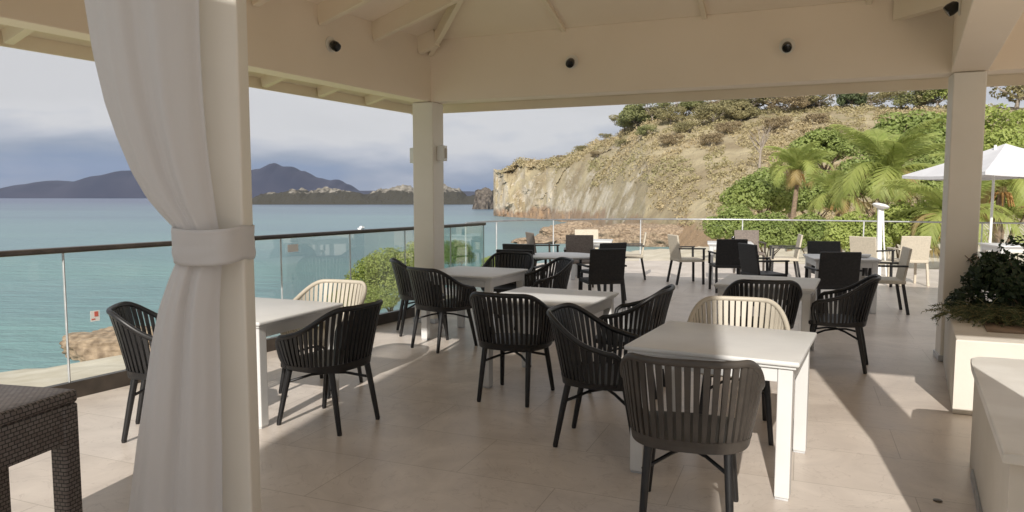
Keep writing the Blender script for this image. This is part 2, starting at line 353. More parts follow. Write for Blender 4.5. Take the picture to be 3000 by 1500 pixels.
# headland
ST = [  # azimuth column, base distance, top distance, top height, cliffness
 (1446, 372, 378, 15.2, 1.0), (1475, 350, 366, 16.2, 1.0), (1530, 330, 352, 17.0, .9), (1600, 305, 340, 18.6, .7), (1700, 245, 315, 22.0, .5), (1800, 190, 285, 25.6, .4),
 (1890, 150, 262, 29.0, .35), (2000, 128, 250, 28.9, .3), (2100, 112, 240, 28.6, .22), (2260, 98, 230, 29.2, .15), (2450, 85, 222, 28.8, .1), (2650, 72, 210, 27.2, .1), (2900, 60, 200, 26.0, .1), (3300, 50, 190, 26.0, .1), (3900, 44, 180, 26.0, .1)]
def lerp_st(px):
    for a, b2 in zip(ST, ST[1:]):
        if px <= b2[0]:
            f = (px - a[0]) / (b2[0] - a[0]); return [a[k] + (b2[k] - a[k]) * f for k in range(5)]
    return list(ST[-1])
def hill_pt(px, v):
    _, yb, yt, zt, cl = lerp_st(px); q = (px - 1500) / 2100.0
    if v <= 1:
        h = (1 - cl) * (v ** 1.05) + cl * (1 - (1 - v) ** 2.6) if v < 1 else 1
        yy = yb + (yt - yb) * v; zz = -9 + (zt + 9) * h
    else:
        yy = yt + (v - 1) * 120; zz = zt - (v - 1) * 3.5
    p = V(q * yy, yy, zz); s = min(1, v * 3) * min(1, max(.15, (yt - 100) / 120))
    nn = noise.fractal(p * .035, 1.0, 2.1, 5); n2 = noise.fractal(p * .15 + V(9, 0, 0), .9, 2.1, 4); n3 = noise.noise(V(p.x * .05, p.y * .05, 5))
    k = yy / 250.0
    p.y += (nn * 9 + n2 * 2.6) * k * (1 if v < 1.02 else .3); p.z += s * (nn * 1.8 + n2 * 1.5) * k
    if v < .7: p.y += abs(noise.noise(V(p.x * .11, 7, p.z * .02))) * 9 * k
    return p
hb = MB(); cols = 330; rows = 64; gr = []
for i in range(cols + 1):
    px = 1446 + (3900 - 1446) * (i / cols) ** 1.25
    gr.append([hb.b.verts.new(hill_pt(px, j / (rows - 12))) for j in range(rows + 1)])
for i in range(cols):
    for j in range(rows): hb.b.faces.new((gr[i][j], gr[i + 1][j], gr[i + 1][j + 1], gr[i][j + 1]))
# the seaward end of the headland, closed
tipc = []
for j in range(rows + 1):
    p = gr[0][j].co; tipc.append(hb.b.verts.new((p.x + 3 + abs(noise.noise(p * .1)) * 4, p.y + 70, p.z if j < 50 else p.z - 1)))
for j in range(rows): hb.b.faces.new((gr[0][j], gr[0][j + 1], tipc[j + 1], tipc[j]))
tag(hb.build('headland_hill', M['hill'], smooth=False), kind='structure')

# ------------------------------------------------------------------ far shore, mountains
def ridge(name, mat, Y, prof, depth, z0=-9, nz_a=1.0, nz_s=.02, step=3, **kw):
    """prof: (azimuth column, height above the sea at that azimuth) at distance Y"""
    mb = MB(); xs = []; px = prof[0][0]
    while px <= prof[-1][0]: xs.append(px); px += step
    rws = 14; G = []
    for px in xs:
        for a, b2 in zip(prof, prof[1:]):
            if px <= b2[0]:
                f = (px - a[0]) / (b2[0] - a[0]); f = f * f * (3 - 2 * f); hgt = a[1] + (b2[1] - a[1]) * f; break
        col = []
        for j in range(rws + 1):
            v = j / rws; prf = math.sin(v * math.pi) ** .75
            yy = Y + (v - .35) * depth; p = V((px - 1500) / 2100 * (Y + v * depth * .1), yy, 0)
            nn = noise.fractal(V(p.x, p.y, 0) * nz_s, .9, 2.1, 6)
            p.z = z0 + (hgt + 1) * prf * (1 + nz_a * nn * .5) + nz_a * nn * 2 * prf
            col.append(mb.b.verts.new(p))
        G.append(col)
    for i in range(len(G) - 1):
        for j in range(rws): mb.b.faces.new((G[i][j], G[i + 1][j], G[i + 1][j + 1], G[i][j + 1]))
    o = mb.build(name, mat, smooth=True); tag(o, kind='structure'); return o
k5 = 5200 / 2100.0
ridge('mountain_island', M['mountain'], 5200, [(-300, 6), (-80, 20 * k5), (0, 27 * k5), (60, 42 * k5), (140, 52 * k5), (215, 50 * k5), (290, 68 * k5), (365, 84 * k5), (440, 80 * k5), (540, 40 * k5), (640, 50 * k5), (700, 76 * k5), (750, 88 * k5), (798, 104 * k5), (822, 96 * k5), (845, 95 * k5), (880, 80 * k5), (930, 60 * k5), (965, 53 * k5), (985, 55 * k5), (1010, 42 * k5), (1045, 22 * k5), (1110, 23 * k5), (1160, 26 * k5), (1220, 24 * k5), (1300, 22 * k5), (1400, 20 * k5)], 900, nz_a=.10, nz_s=.003, step=4)
kk = 935 / 2100.0
ridge('far_shore', M['islet'], 935, [(690, 2), (722, 20 * kk), (760, 24 * kk), (800, 30 * kk), (845, 40 * kk), (880, 46 * kk), (905, 38 * kk), (940, 46 * kk), (975, 44 * kk), (1010, 38 * kk), (1050, 34 * kk), (1100, 40 * kk), (1160, 38 * kk), (1220, 40 * kk), (1300, 50 * kk), (1340, 44 * kk), (1372, 24 * kk), (1410, 30 * kk), (1470, 60 * kk), (1560, 60 * kk)], 90, nz_a=.9, nz_s=.03, step=1.2)
def rockblob(name, loc, dims, mat, seed, sub=5, rough=.35, fs=1.4):
    mb = MB(); bmesh.ops.create_icosphere(mb.b, subdivisions=sub, radius=1.0)
    for v in mb.b.verts:
        n = v.co.normalized(); q = n * fs + V(seed * 3.1, seed, 0)
        dsp = 1 + rough * noise.fractal(q, .9, 2.1, 5) + .12 * abs(noise.noise(q * 4)); c = n * dsp
        for ax in range(3): c[ax] = math.copysign(abs(c[ax]) ** .75, c[ax])
        v.co = V(c.x * dims[0], c.y * dims[1], c.z * dims[2])
    return mb.build(name, mat, smooth=False, loc=loc)
o = rockblob('sea_rock', (-22.5, 572, -6), (8.5, 12, 13.5), M['drock'], 4); tag(o, label='dark rock stack in the sea just left of the pale cliff tip', cat='rock')
o = rockblob('shore_rock', (-21.0, 39.0, -6.7), (3.3, 1.7, 1.1), M['boulder'], 2); tag(o, label='brown rough boulder on the sand below the left railing', cat='rock')
for k, (x, y, z, d, lb) in enumerate([(5.5, 150, -8.1, (5, 4, 1.3), 'low brown rock shelf alone in the shallows, farthest left'), (14, 158, -7.6, (7, 5, 3.2), 'brown rock ledge at the cliff foot above the round table'), (23, 150, -7.6, (8, 5, 3.4), 'long rust brown ledge at the cliff foot, in the middle of the shore'), (32, 142, -7.4, (8, 5, 3.6), 'rust brown rock mass at the cliff foot where the beach begins'), (39, 132, -7.4, (6, 5, 3.0), 'reddish rock at the right end of the beach, before the bushes')]):
    o = rockblob('shore_rock', (x, y, z), d, M['boulder'], 7 + k, 5); tag(o, label=lb, cat='rock')

# ------------------------------------------------------------------ plants
def leaf_quads(mb, rnd, c, rad, n, size, flat=1.0):
    for _ in range(n):
        while True:
            d = V(rnd.uniform(-1, 1), rnd.uniform(-1, 1), rnd.uniform(-1, 1))
            if .05 < d.length <= 1: break
        d = d.normalized() * (d.length ** .35); p = c + V(d.x * rad[0], d.y * rad[1], d.z * rad[2])
        nrm = (d.normalized() + V(rnd.gauss(0, .55), rnd.gauss(0, .55), rnd.gauss(0, .55) + .3)).normalized()
        a = nrm.cross(V(rnd.uniform(-1, 1), rnd.uniform(-1, 1), rnd.uniform(-1, 1))).normalized(); b2 = nrm.cross(a); s = size * rnd.uniform(.6, 1.3)
        q = [mb.b.verts.new(p + a * s), mb.b.verts.new(p + b2 * s * .55 + nrm * s * .12), mb.b.verts.new(p - a * s), mb.b.verts.new(p - b2 * s * .55 + nrm * s * .12)]
        mb.b.faces.new(q)
def crown_bm(seed, lumps, per, size, flat=.75, spread=.72, lr=(.24, .42)):
    rnd = random.Random(seed); mb = MB()
    for i in range(lumps):
        th = rnd.uniform(0, 2 * math.pi); ph = math.acos(rnd.uniform(-.45, 1)); rr = spread * rnd.uniform(.55, 1.05)
        c = V(math.cos(th) * math.sin(ph) * rr, math.sin(th) * math.sin(ph) * rr, math.cos(ph) * rr * flat)
        l = rnd.uniform(*lr); leaf_quads(mb, rnd, c, (l, l, l * .75), int(per * (l / .33) ** 2), size)
    return mb
def limbs_bm(seed, h, r0, spread, n=7, wig=.06):
    rnd = random.Random(seed); mb = MB(); top = V(rnd.uniform(-.05, .05) * h, rnd.uniform(-.05, .05) * h, h * .55)
    mb.tube([V(0, 0, -.15 * h), V(.01 * h, 0, h * .2), top * .8, top], [r0 * 1.3, r0, r0 * .8, r0 * .65], 9)
    for i in range(n):
        th = i * 2.4 + rnd.uniform(0, .6); e = V(math.cos(th) * spread * rnd.uniform(.6, 1), math.sin(th) * spread * rnd.uniform(.6, 1), h * rnd.uniform(.8, 1.15))
        s = top * rnd.uniform(.6, 1); mid = s.lerp(e, .5) + V(rnd.uniform(-1, 1), rnd.uniform(-1, 1), .5) * wig * h
        mb.tube([s, mid, e], [r0 * .5, r0 * .32, r0 * .08], 6)
        for k in range(2):
            e2 = e + V(rnd.uniform(-1, 1), rnd.uniform(-1, 1), rnd.uniform(.1, .8)) * spread * .35; mb.tube([mid.lerp(e, .4), e2], [r0 * .2, r0 * .05], 5)
    return mb
_crown_cache = {}
def crown_mesh(kind, matn):
    if (kind, matn) not in _crown_cache:
        o = {'dense': lambda: crown_bm(11, 34, 330, .050), 'dense2': lambda: crown_bm(23, 30, 330, .055), 'loose': lambda: crown_bm(5, 24, 190, .05, .7, .85, (.16, .3)), 'flat': lambda: crown_bm(8, 26, 170, .045, .32, .95, (.14, .26)), 'fine': lambda: crown_bm(31, 46, 420, .030)}[kind]().build('crown', M[matn], recalc=False)
        _crown_cache[(kind, matn)] = o.data; bpy.data.objects.remove(o)
    return _crown_cache[(kind, matn)]
SP, CP = math.sin(R(4.71)), math.cos(R(4.71))
def at(px, py, Y):
    u, v = (px - 1500) / 2100.0, (750 - py) / 2100.0; dy = CP + v * SP
    return V(u / dy * Y, Y, 1.58 + (v * CP - SP) / dy * Y)
def tree(px, py, rpx, Y, kind, matn, label, group=None, name='leafy_tree', sx=1.0, sz=1.0, seed=0, trunkmat='bark', ground=None):
    c = at(px, py, Y); r = rpx / 2100.0 * Y; gz = ground if ground is not None else c.z - r * sz * 1.6
    root = empty(name, (c.x, c.y, gz), random.Random(seed + int(px)).uniform(0, 6), label=label, cat='tree' if 'tree' in name else 'bush', group=group)
    cr_ = bpy.data.objects.new('crown', crown_mesh(kind, matn)); C.objects.link(cr_); cr_.parent = root; cr_.location = (0, 0, c.z - gz); cr_.scale = (r * sx, r, r * sz)
    tb = limbs_bm(seed + int(px), max(.3, (c.z - gz)), r * .06, r * .7); tb.build('trunk', M[trunkmat], root, smooth=True)
    return root

T = tree
T(2650, 420, 150, 62, 'dense', 'leaf', 'big dense glossy green tree filling the slope above the large palm', 'green trees on the garden slope', sz=.8)
T(2415, 440, 100, 80, 'dense2', 'leaf', 'mid green tree between the two palms, higher on the slope', 'green trees on the garden slope', sz=.8)
T(2225, 575, 105, 64, 'dense2', 'leaf', 'rounded green tree directly left of the smaller palm', 'green trees on the garden slope')
T(2140, 665, 85, 52, 'dense', 'leaf', 'lowest green bush at the left end of the garden greenery', 'green bushes behind the far railing', name='green_bush', ground=-6)
T(2260, 690, 90, 40, 'dense', 'leaf', 'green bush behind the far railing below the smaller palm', 'green bushes behind the far railing', name='green_bush', ground=-4)
T(2385, 690, 85, 36, 'dense2', 'leaf', 'green bush behind the far railing between the two palms', 'green bushes behind the far railing', name='green_bush', ground=-4)
T(2500, 700, 100, 33, 'dense', 'leaf_lime', 'yellow green bush behind the railing post, under the large palm', 'green bushes behind the far railing', name='green_bush', ground=-4)
T(2650, 680, 110, 31, 'dense2', 'leaf_lime', 'lime bush behind the railing at the white garden lamp', 'green bushes behind the far railing', name='green_bush', ground=-4)
T(2790, 640, 120, 36, 'loose', 'leaf_lime', 'loose lime bush behind the right column', 'green bushes behind the far railing', name='green_bush', ground=-4)
T(2945, 590, 130, 40, 'dense2', 'leaf_lime', 'lime bush under the white parasol at the right edge', 'green bushes behind the far railing', name='green_bush', ground=-4)
T(2930, 380, 130, 74, 'loose', 'leaf_lime', 'pale yellow green tree above the white parasol', 'green trees on the garden slope')
T(2945, 470, 120, 66, 'dense', 'leaf_lime', 'lime tree just behind the top of the white parasol', 'green trees on the garden slope')
T(2775, 370, 75, 80, 'loose', 'leaf_lime', 'thin yellowish tree by the upper left side of the right column', 'green trees on the garden slope')
T(2560, 545, 120, 60, 'dense', 'leaf', 'green tree directly behind the large palm head', 'green trees on the garden slope')
T(2720, 530, 110, 56, 'dense2', 'leaf', 'green tree between the large palm and the right column', 'green trees on the garden slope')
T(2320, 480, 85, 90, 'loose', 'leaf_lime', 'light green tree behind the head of the smaller palm', 'green trees on the garden slope')
T(2390, 580, 100, 66, 'dense', 'leaf', 'green tree behind the little palm in the middle', 'green trees on the garden slope')
# hilltop
def crest(px, v, r, kind, mt, label, sz=.8, group='trees along the hill crest', lift=.55, name='leafy_tree'):
    p = hill_pt(px, v); root = empty(name, (p.x, p.y, p.z - .4), random.Random(int(px)).uniform(0, 6), label=label, cat='tree' if name == 'leafy_tree' else 'bush', group=group)
    cr_ = bpy.data.objects.new('crown', crown_mesh(kind, mt)); C.objects.link(cr_); cr_.parent = root; cr_.location = (0, 0, r * sz * lift + .6); cr_.scale = (r, r, r * sz)
    limbs_bm(int(px), r * sz * lift + 1.0, r * .05, r * .7).build('trunk', M['palebark'], root, smooth=True)
crest(1768, .97, 3.4, 'loose', 'leaf_olive', 'thin leaning tree at the left end of the hill crest', .6, lift=1.2)
crest(1826, .93, 7.2, 'loose', 'leaf_olive', 'feathery tree on the left shoulder of the hill, leaning out to sea', .7, lift=.7)
crest(1866, .90, 8.0, 'dense2', 'leaf_hill', 'bushy green tree at the upper left shoulder of the hill', .8, lift=.55)
crest(1905, .95, 7.0, 'flat', 'leaf_hill', 'flat topped tree standing out on the skyline', .8, lift=1.15)
crest(1960, .88, 6.0, 'loose', 'leaf_olive', 'dry olive tree right of the flat topped one', .8)
crest(2028, .97, 4.6, 'dense', 'leaf_hill', 'small round green tree on the skyline', .9, lift=1.0)
crest(2085, .84, 7.0, 'loose', 'leaf_olive', 'wide dry tree below the small round skyline tree', .7)
crest(2105, 1.0, 5.0, 'flat', 'leaf_dry', 'bare looking little tree on the skyline right of the round one', .8, lift=.8)
crest(2190, .95, 7.6, 'loose', 'leaf_olive', 'large olive tree at the middle of the hilltop', .8, lift=.8)
crest(2165, .86, 5.5, 'dense2', 'leaf_olive', 'olive tree just below the large one at the middle of the hilltop', .8)
crest(2300, .92, 7.6, 'loose', 'leaf_dry', 'dry brown tree mass on the hilltop', .6)
crest(2400, .97, 7.5, 'loose', 'leaf_olive', 'olive tree left of the dark hilltop tree', .7)
crest(2487, .99, 4.6, 'dense', 'leaf_dk', 'small dark green tree against the sky under the beam', 1.2, lift=.5)
crest(2610, 1.0, 7.0, 'flat', 'leaf_olive', 'flat grey green tree on the skyline left of the right column', .7, lift=.7)
crest(2700, .99, 7.5, 'loose', 'leaf_olive', 'feathery tree on the skyline near the right column', .9)
crest(2770, .98, 8.5, 'loose', 'leaf_lime', 'yellow green tree on the skyline touching the right column', 1.0)
crest(2940, .98, 11.0, 'loose', 'leaf_olive', 'tree on the skyline right of the right column', 1.0)
crest(1935, .99, 6.5, 'loose', 'leaf_olive', 'olive tree between the flat topped tree and the round one', .7, lift=.6)
crest(2000, 1.0, 5.5, 'loose', 'leaf_dry', 'brown tree touching the small round skyline tree on its left', .7, lift=.5)
crest(2060, .99, 6.5, 'loose', 'leaf_olive', 'olive tree touching the small round skyline tree on its right', .7, lift=.5)
crest(2140, .99, 7.0, 'dense2', 'leaf_olive', 'full olive tree left of the large hilltop tree', .7, lift=.5)
crest(2250, .99, 7.5, 'loose', 'leaf_olive', 'olive tree right of the large hilltop tree', .7, lift=.5)
crest(2345, .99, 6.5, 'loose', 'leaf_dry', 'brown tree right of the brown hilltop mass', .6, lift=.5)
crest(2545, 1.0, 7.5, 'loose', 'leaf_olive', 'low olive tree right of the dark skyline tree', .55, lift=.4)
crest(2655, 1.0, 7.5, 'loose', 'leaf_hill', 'green tree between the flat grey one and the feathery one on the skyline', .6, lift=.4)
for px, v, r, mt, lb in [(1640, .97, 2.6, 'leaf_dry', 'dry bush on the rim of the pale cliff, farthest to the left'), (1700, .95, 3.2, 'leaf_olive', 'olive bush on the rim of the cliff at its second rise'), (1745, .70, 3.6, 'leaf_dry', 'dry bush half way up the slope above the pale cliff'), (1830, .62, 4.2, 'leaf_olive', 'olive bush below the bushy green shoulder tree'), (1900, .70, 4.6, 'leaf_hill', 'green bush under the flat topped tree'),
    (1960, .60, 4.2, 'leaf_dry', 'dry bush at mid slope between shoulder and bare tree'), (2010, .72, 4.6, 'leaf_olive', 'olive bush below the small round skyline tree'), (2070, .58, 4.0, 'leaf_dry', 'dry bush left of the bare tree, at mid slope'), (2130, .70, 4.4, 'leaf_dry', 'dry bush just above the bare tree'), (2270, .72, 4.6, 'leaf_dry', 'dry bush on the grassy slope above the smaller palm'), (2360, .80, 4.6, 'leaf_dry', 'dry bush under the brown hilltop trees'), (1560, .99, 1.8, 'leaf_dry', 'lone small tuft on the flat top of the cliff tip')]:
    crest(px, v, r, 'loose', mt, lb, .75, 'dry bushes on the hillside', .35, 'dry_bush')
# by the corner post, outside the railing
T(1150, 812, 122, 36, 'fine', 'leaf_lime', 'bright lime bush spreading left of the corner post, outside the glass', 'lime bushes outside the sea railing', name='lime_bush', sx=1.2, ground=-5.5)
T(1235, 745, 62, 37, 'fine', 'leaf_lime', 'lime bush directly behind the corner post', 'lime bushes outside the sea railing', name='lime_bush', ground=-5)
T(1335, 745, 60, 34, 'fine', 'leaf', 'round green bush right of the corner post, seen through the glass', 'lime bushes outside the sea railing', name='lime_bush', ground=-4)
T(1440, 775, 36, 30, 'fine', 'leaf_lime', 'small lime bush just past the end of the dark handrail', 'lime bushes outside the sea railing', name='lime_bush', ground=-3)
T(1075, 875, 95, 34, 'fine', 'leaf_lime', 'low lime shrub lowest on the bank behind the left tables', 'lime bushes outside the sea railing', name='lime_bush', sx=1.3, sz=.6, ground=-5.5)

# bare pale tree
root = empty('bare_tree', (0, 0, 0), label='bare pale tree with leafless white trunks above the palms', cat='tree')
p0 = at(2225, 485, 150); root.location = p0; limbs_bm(77, 7.2, .24, 2.6, 12, .05).build('trunk', M['palebark'], root, smooth=True)
# scrub that covers the hill
scb = MB(); rnd = random.Random(3)
for i in range(7600):
    px = 1462 + (2900 - 1462) * rnd.random() ** .85; v = rnd.uniform(.30 if px < 1900 else .10, 1.06)
    cn = noise.noise(V(px * .012, v * 5, 0))
    if cn < -.22 and v < .9: continue
    if px < 1720 and v < .62 + .2 * cn: continue
    p = hill_pt(px, v); s = rnd.uniform(.35, 1.25) * (.45 + p.y / 360) * (1 + max(0, cn) * .9)
    leaf_quads(scb, rnd, p + V(0, -.3, s * .35), (s, s, s * .75), 12, .34 * (.45 + p.y / 400))
tag(scb.build('hill_scrub', M['scrub'], recalc=False), kind='stuff', label='dry tan scrub and grass covering the hillside', cat='scrub')

# palms
def frond_bm(L, droop, seed, nl=64):
    rnd = random.Random(seed); mb = MB(); pts = []; p = V(0, 0, 0); ang = R(62)
    n = 14
    for i in range(n + 1):
        pts.append(p.copy()); ang -= droop / n * (1 + i / n); p = p + V(math.cos(ang), 0, math.sin(ang)) * L / n
    mb.tube(pts, [.035 * (1 - i / n) + .006 for i in range(n + 1)], 5)
    for i in range(nl):
        f = (i + 3) / (nl + 3) * n; k = min(int(f), n - 1); q = pts[k].lerp(pts[k + 1], f - k); d = (pts[k + 1] - pts[k]).normalized()
        ll = L * .30 * math.sin(math.pi * min(1, .12 + .88 * i / nl)) ** .6 + .1
        for sgn in (-1, 1):
            out_ = (V(0, sgn, 0) * .8 + d * .8 + V(0, 0, -.05)).normalized(); e = q + out_ * ll * rnd.uniform(.85, 1.1) + V(0, 0, -ll * rnd.uniform(.12, .45)); mid = q + out_ * ll * .5 + V(0, 0, -ll * .05)
            wv_ = d * (.018 + .008 * rnd.random())
            v = [mb.b.verts.new(x) for x in (q - wv_, q + wv_, mid + wv_, mid - wv_, e)]
            mb.b.faces.new((v[0], v[1], v[2], v[3])); mb.b.faces.new((v[3], v[2], v[4]))
    return mb
_fr = [frond_bm(1.0 * 3.6, R(52), 1).build('frond', M['frond'], smooth=False), frond_bm(3.6, R(100), 2).build('frond', M['frond']), frond_bm(3.0, R(165), 3).build('frond', M['frond_dry'])]
_fm = [o.data for o in _fr]
for o in _fr: bpy.data.objects.remove(o)
def palm(px, py, Y, scale, n, label, gz, lean=(0, 0), seed=0):
    c = at(px, py, Y); rnd = random.Random(seed); root = empty('palm_tree', (c.x - lean[0], c.y - lean[1], gz), 0, label=label, cat='palm tree', group='palms behind the far railing')
    hh = c.z - gz; tb = MB(); pts = [V(lean[0] * f ** 1.6, lean[1] * f ** 1.6, hh * f) for f in [i / 14 for i in range(15)]]
    tb.tube(pts, [(.26 - .10 * i / 14) * scale * (1 + (.05 if i % 2 else 0)) for i in range(15)], 12); tb.build('trunk', M['bark'], root, smooth=True)
    cz = MB(); cz.lathe([(.1 * scale, -.35 * scale), (.24 * scale, -.1 * scale), (.2 * scale, .15 * scale), (.05 * scale, .5 * scale)], (lean[0], lean[1], hh), 12); cz.build('crownshaft', M['frond_dry'], root, smooth=True)
    fs = MB()
    for i in range(9):
        th = i * 2.4; fs.tube([V(lean[0], lean[1], hh), V(lean[0] + math.cos(th) * .35 * scale, lean[1] + math.sin(th) * .35 * scale, hh - .1), V(lean[0] + math.cos(th) * .55 * scale, lean[1] + math.sin(th) * .55 * scale, hh - .75 * scale)], [.05, .05, .02], 6)
    fs.build('flower_stalks', M['stalk'], root, smooth=True)
    for i in range(n):
        k = 0 if i < n * .5 else 1
        if i >= n - 3: k = 2
        f = bpy.data.objects.new('frond', _fm[k]); C.objects.link(f); f.parent = root; f.location = (lean[0], lean[1], hh + .1 * scale)
        tilt = -R(18) * rnd.uniform(.2, 1.3) if k == 0 else R(14) * rnd.uniform(-.6, 1.8)
        f.rotation_euler = (rnd.uniform(-.25, .25), tilt, i * 2.399 + rnd.uniform(-.2, .2)); s = scale * rnd.uniform(.85, 1.12); f.scale = (s, s, s)
    return root
palm(2340, 508, 56, .95, 22, 'smaller coconut palm left of the large one, its trunk showing', -5.0, (.6, 0), 1)
palm(2600, 530, 36, 1.05, 24, 'largest coconut palm, just above the white garden lamp', -3.5, (.5, 0), 2)
palm(2452, 590, 50, .8, 18, 'little coconut palm between the two taller ones', -4.5, (-.4, 0), 3)
palm(2935, 560, 30, .85, 20, 'coconut palm under the white parasol at the right edge', -3.5, (.3, 0), 4)
palm(2790, 660, 29, .9, 20, 'coconut palm partly behind the right column', -3.5, (.2, 0), 6)

# ------------------------------------------------------------------ railings
RH = 1.17
root = empty('glass_railing', RB0, 0, label='sea side glass railing with a dark bronze handrail', cat='railing')
def L(p): return Vector(p) - RB0
hr = MB(); hr.beam(L(rb(-9) + V(0, 0, RH)), L(rail_end + V(0, 0, RH)), .075, .045, .014); hr.build('handrail', M['bronze'], root, smooth=True)
ch = MB(); ch.beam(L(rb(-9) + V(0, 0, .065)), L(rail_end + V(0, 0, .065)), .06, .13, .004); ch.build('base_channel', M['bronze'], root)
joints = [-8.6, -7.5, -6.4, -5.3, -4.2, -3.2, -2.2, -1.17, -.13, .96, 2.06, 3.11, 4.15, 5.2, 6.1]
for a, b2 in zip(joints, joints[1:]):
    pn = MB(); pn.beam(L(rb(a + .008) + V(0, 0, .63)), L(rb(b2 - .008) + V(0, 0, .63)), .012, 1.04, .002); pn.build('glass_panel', M['glass'], root)
for a in joints[1:]:
    pn = MB(); pn.beam(L(rb(a) + V(0, 0, .13)), L(rb(a) + V(0, 0, 1.148)), .014, .014, .002, up=(0, 1, 0)); pn.build('joint_strip', M['silver'], root)
VR = VI
def sticker(s, z, wd, ht, mt, off=.0085, name='sticker'):
    q = MB(); p = L(rb(s) + V(0, 0, z) + VR * off); q.beam(p - U * wd / 2, p + U * wd / 2, .001, ht, 0); return q.build(name, M[mt], root)
sticker(.09, .625, .075, .085, 'white'); sticker(.10, .64, .03, .04, 'red', .0100, 'print_mark'); sticker(.075, .60, .03, .010, 'red', .0100, 'print_mark')
sticker(2.22, 1.04, .15, .08, 'white')
gp = MB(); e0 = L(rail_end); gp.beam(e0 + V(0, 0, .63), e0 + V(-.75, .5, .63), .012, 1.0, .002); gp.build('return_panel', M['glass_green'], root)

root2 = empty('terrace_railing', (0, 0, 0), label='curved glass railing with a thin steel rail round the far terrace', cat='railing')
FH = 1.04; fine = []
FP = [V(x, y, 0) * .985 for x, y in far_pts]
for i in range(len(FP) - 1):
    p0_, p1_, p2_, p3_ = FP[max(i - 1, 0)], FP[i], FP[i + 1], FP[min(i + 2, len(FP) - 1)]
    for k in range(6):
        tt = k / 6; fine.append(.5 * ((2 * p1_) + (p2_ - p0_) * tt + (2 * p0_ - 5 * p1_ + 4 * p2_ - p3_) * tt ** 2 + (3 * p1_ - p0_ - 3 * p2_ + p3_) * tt ** 3))
fine.append(FP[-1])
rl = MB(); rl.tube([p + V(0, 0, FH) for p in fine[8:]], .019, 10); rl.build('handrail', M['metal'], root2, smooth=True)
for i in range(8, len(fine) - 8, 8):
    gl_ = MB(); j = min(i + 8, len(fine) - 1)
    for k in range(i, j):
        a, b2 = fine[k], fine[k + 1]; gl_.poly([a + V(0, 0, .06), b2 + V(0, 0, .06), b2 + V(0, 0, FH - .03), a + V(0, 0, FH - .03)])
    gl_.build('glass_panel', M['glass'], root2, recalc=False)
    ps = MB(); ps.tube([fine[i] + V(0, 0, 0), fine[i] + V(0, 0, FH)], .014, 8); ps.build('post', M['silver'], root2)

# ------------------------------------------------------------------ pavilion
PB, PT = 2.74, 3.42                         # beam bottom, ceiling spring height
SLP = .27
PAV = empty('pavilion', A, 0, label='cream timber pavilion roof over the dining terrace, with beams and rafters', cat='pavilion')
def P(along=0, inward=0, z=0): return Rr * along + NI * inward + V(0, 0, z)       # local, garden side frame
def Q(along=0, inward=0, z=0): return -U * along + VI * inward + V(0, 0, z)       # local, sea side frame (along = towards the camera)
BW = .22
bm_ = MB(); bm_.beam(P(-.02, BW / 2, (PB + PT) / 2 + .03), P(12, BW / 2, (PB + PT) / 2 + .03), BW, PT - PB + .06, .008, up=(0, 0, 1)); bm_.build('garden_beam', M['ceiling'], PAV)
bm_ = MB(); bm_.beam(Q(.0, BW / 2, (PB + PT) / 2 + .034), Q(6.0, BW / 2, (PB + PT) / 2 + .034), BW, PT - PB + .06, .008); bm_.build('sea_beam', M['ceiling'], PAV)
# ceiling planes
bis = (Rr - U).normalized(); DEP = 5.4
hw = (DEP + .2) / 2
kb = hw / bis.dot(NI)
ridge0 = bis * kb + V(0, 0, PT + SLP * hw); ridge1 = P(12, hw, PT + SLP * hw)
ceil = MB()
ceil.slab([P(0, 0, PT), P(12, 0, PT), ridge1, ridge0], .08); ceil.build('garden_ceiling', M['ceiling'], PAV)
backc = Q(DEP + .5, 0, PT)
bl = -U * ((DEP + .2) / abs(U.dot(NI))) ; bl = V(bl.x, bl.y, PT)
ceil = MB(); ceil.slab([bl, V(0, 0, PT), ridge0], .08); ceil.build('sea_ceiling', M['ceiling'], PAV)
back_r = P(12, DEP + .2, PT)
ceil = MB(); ceil.slab([ridge0, ridge1, back_r, bl], .08); ceil.build('back_ceiling', M['ceiling'], PAV)
bm_ = MB(); bm_.beam(bl + V(0, 0, (PB - PT) / 2) - NI * .12, back_r + V(0, 0, (PB - PT) / 2) - NI * .12, BW, PT - PB, .008); bm_.build('back_beam', M['ceiling'], PAV)
# eaves outside the beams
EI, EO = 2.98, 2.83
ev = MB(); ev.slab([P(-.60, -.72, EO), P(12, -.72, EO), P(12, -.004, EI), P(-.004, -.004, EI)], .05); ev.build('garden_eave', M['rafter'], PAV)
ev = MB(); ev.slab([Q(-.60, -.62, EO), Q(-.004, -.004, EI), Q(6.6, -.004, EI), Q(6.6, -.62, EO)], .05); ev.build('sea_eave', M['rafter'], PAV)
fa = MB(); fa.beam(P(-.63, -.74, 2.825), P(12, -.74, 2.825), .03, .21, .004); fa.build('garden_fascia', M['rafter'], PAV)
fa = MB(); fa.beam(Q(-.60, -.64, 2.825), Q(6.6, -.64, 2.825), .03, .21, .004); fa.build('sea_fascia', M['rafter'], PAV)
ev = MB(); ev.slab([bl + V(0, 0, -.02), back_r + V(0, 0, -.02), back_r + NI * .7 + V(0, 0, -.35), bl + NI * .7 + V(0, 0, -.35)], .1); ev.build('back_eave', M['rafter'], PAV)
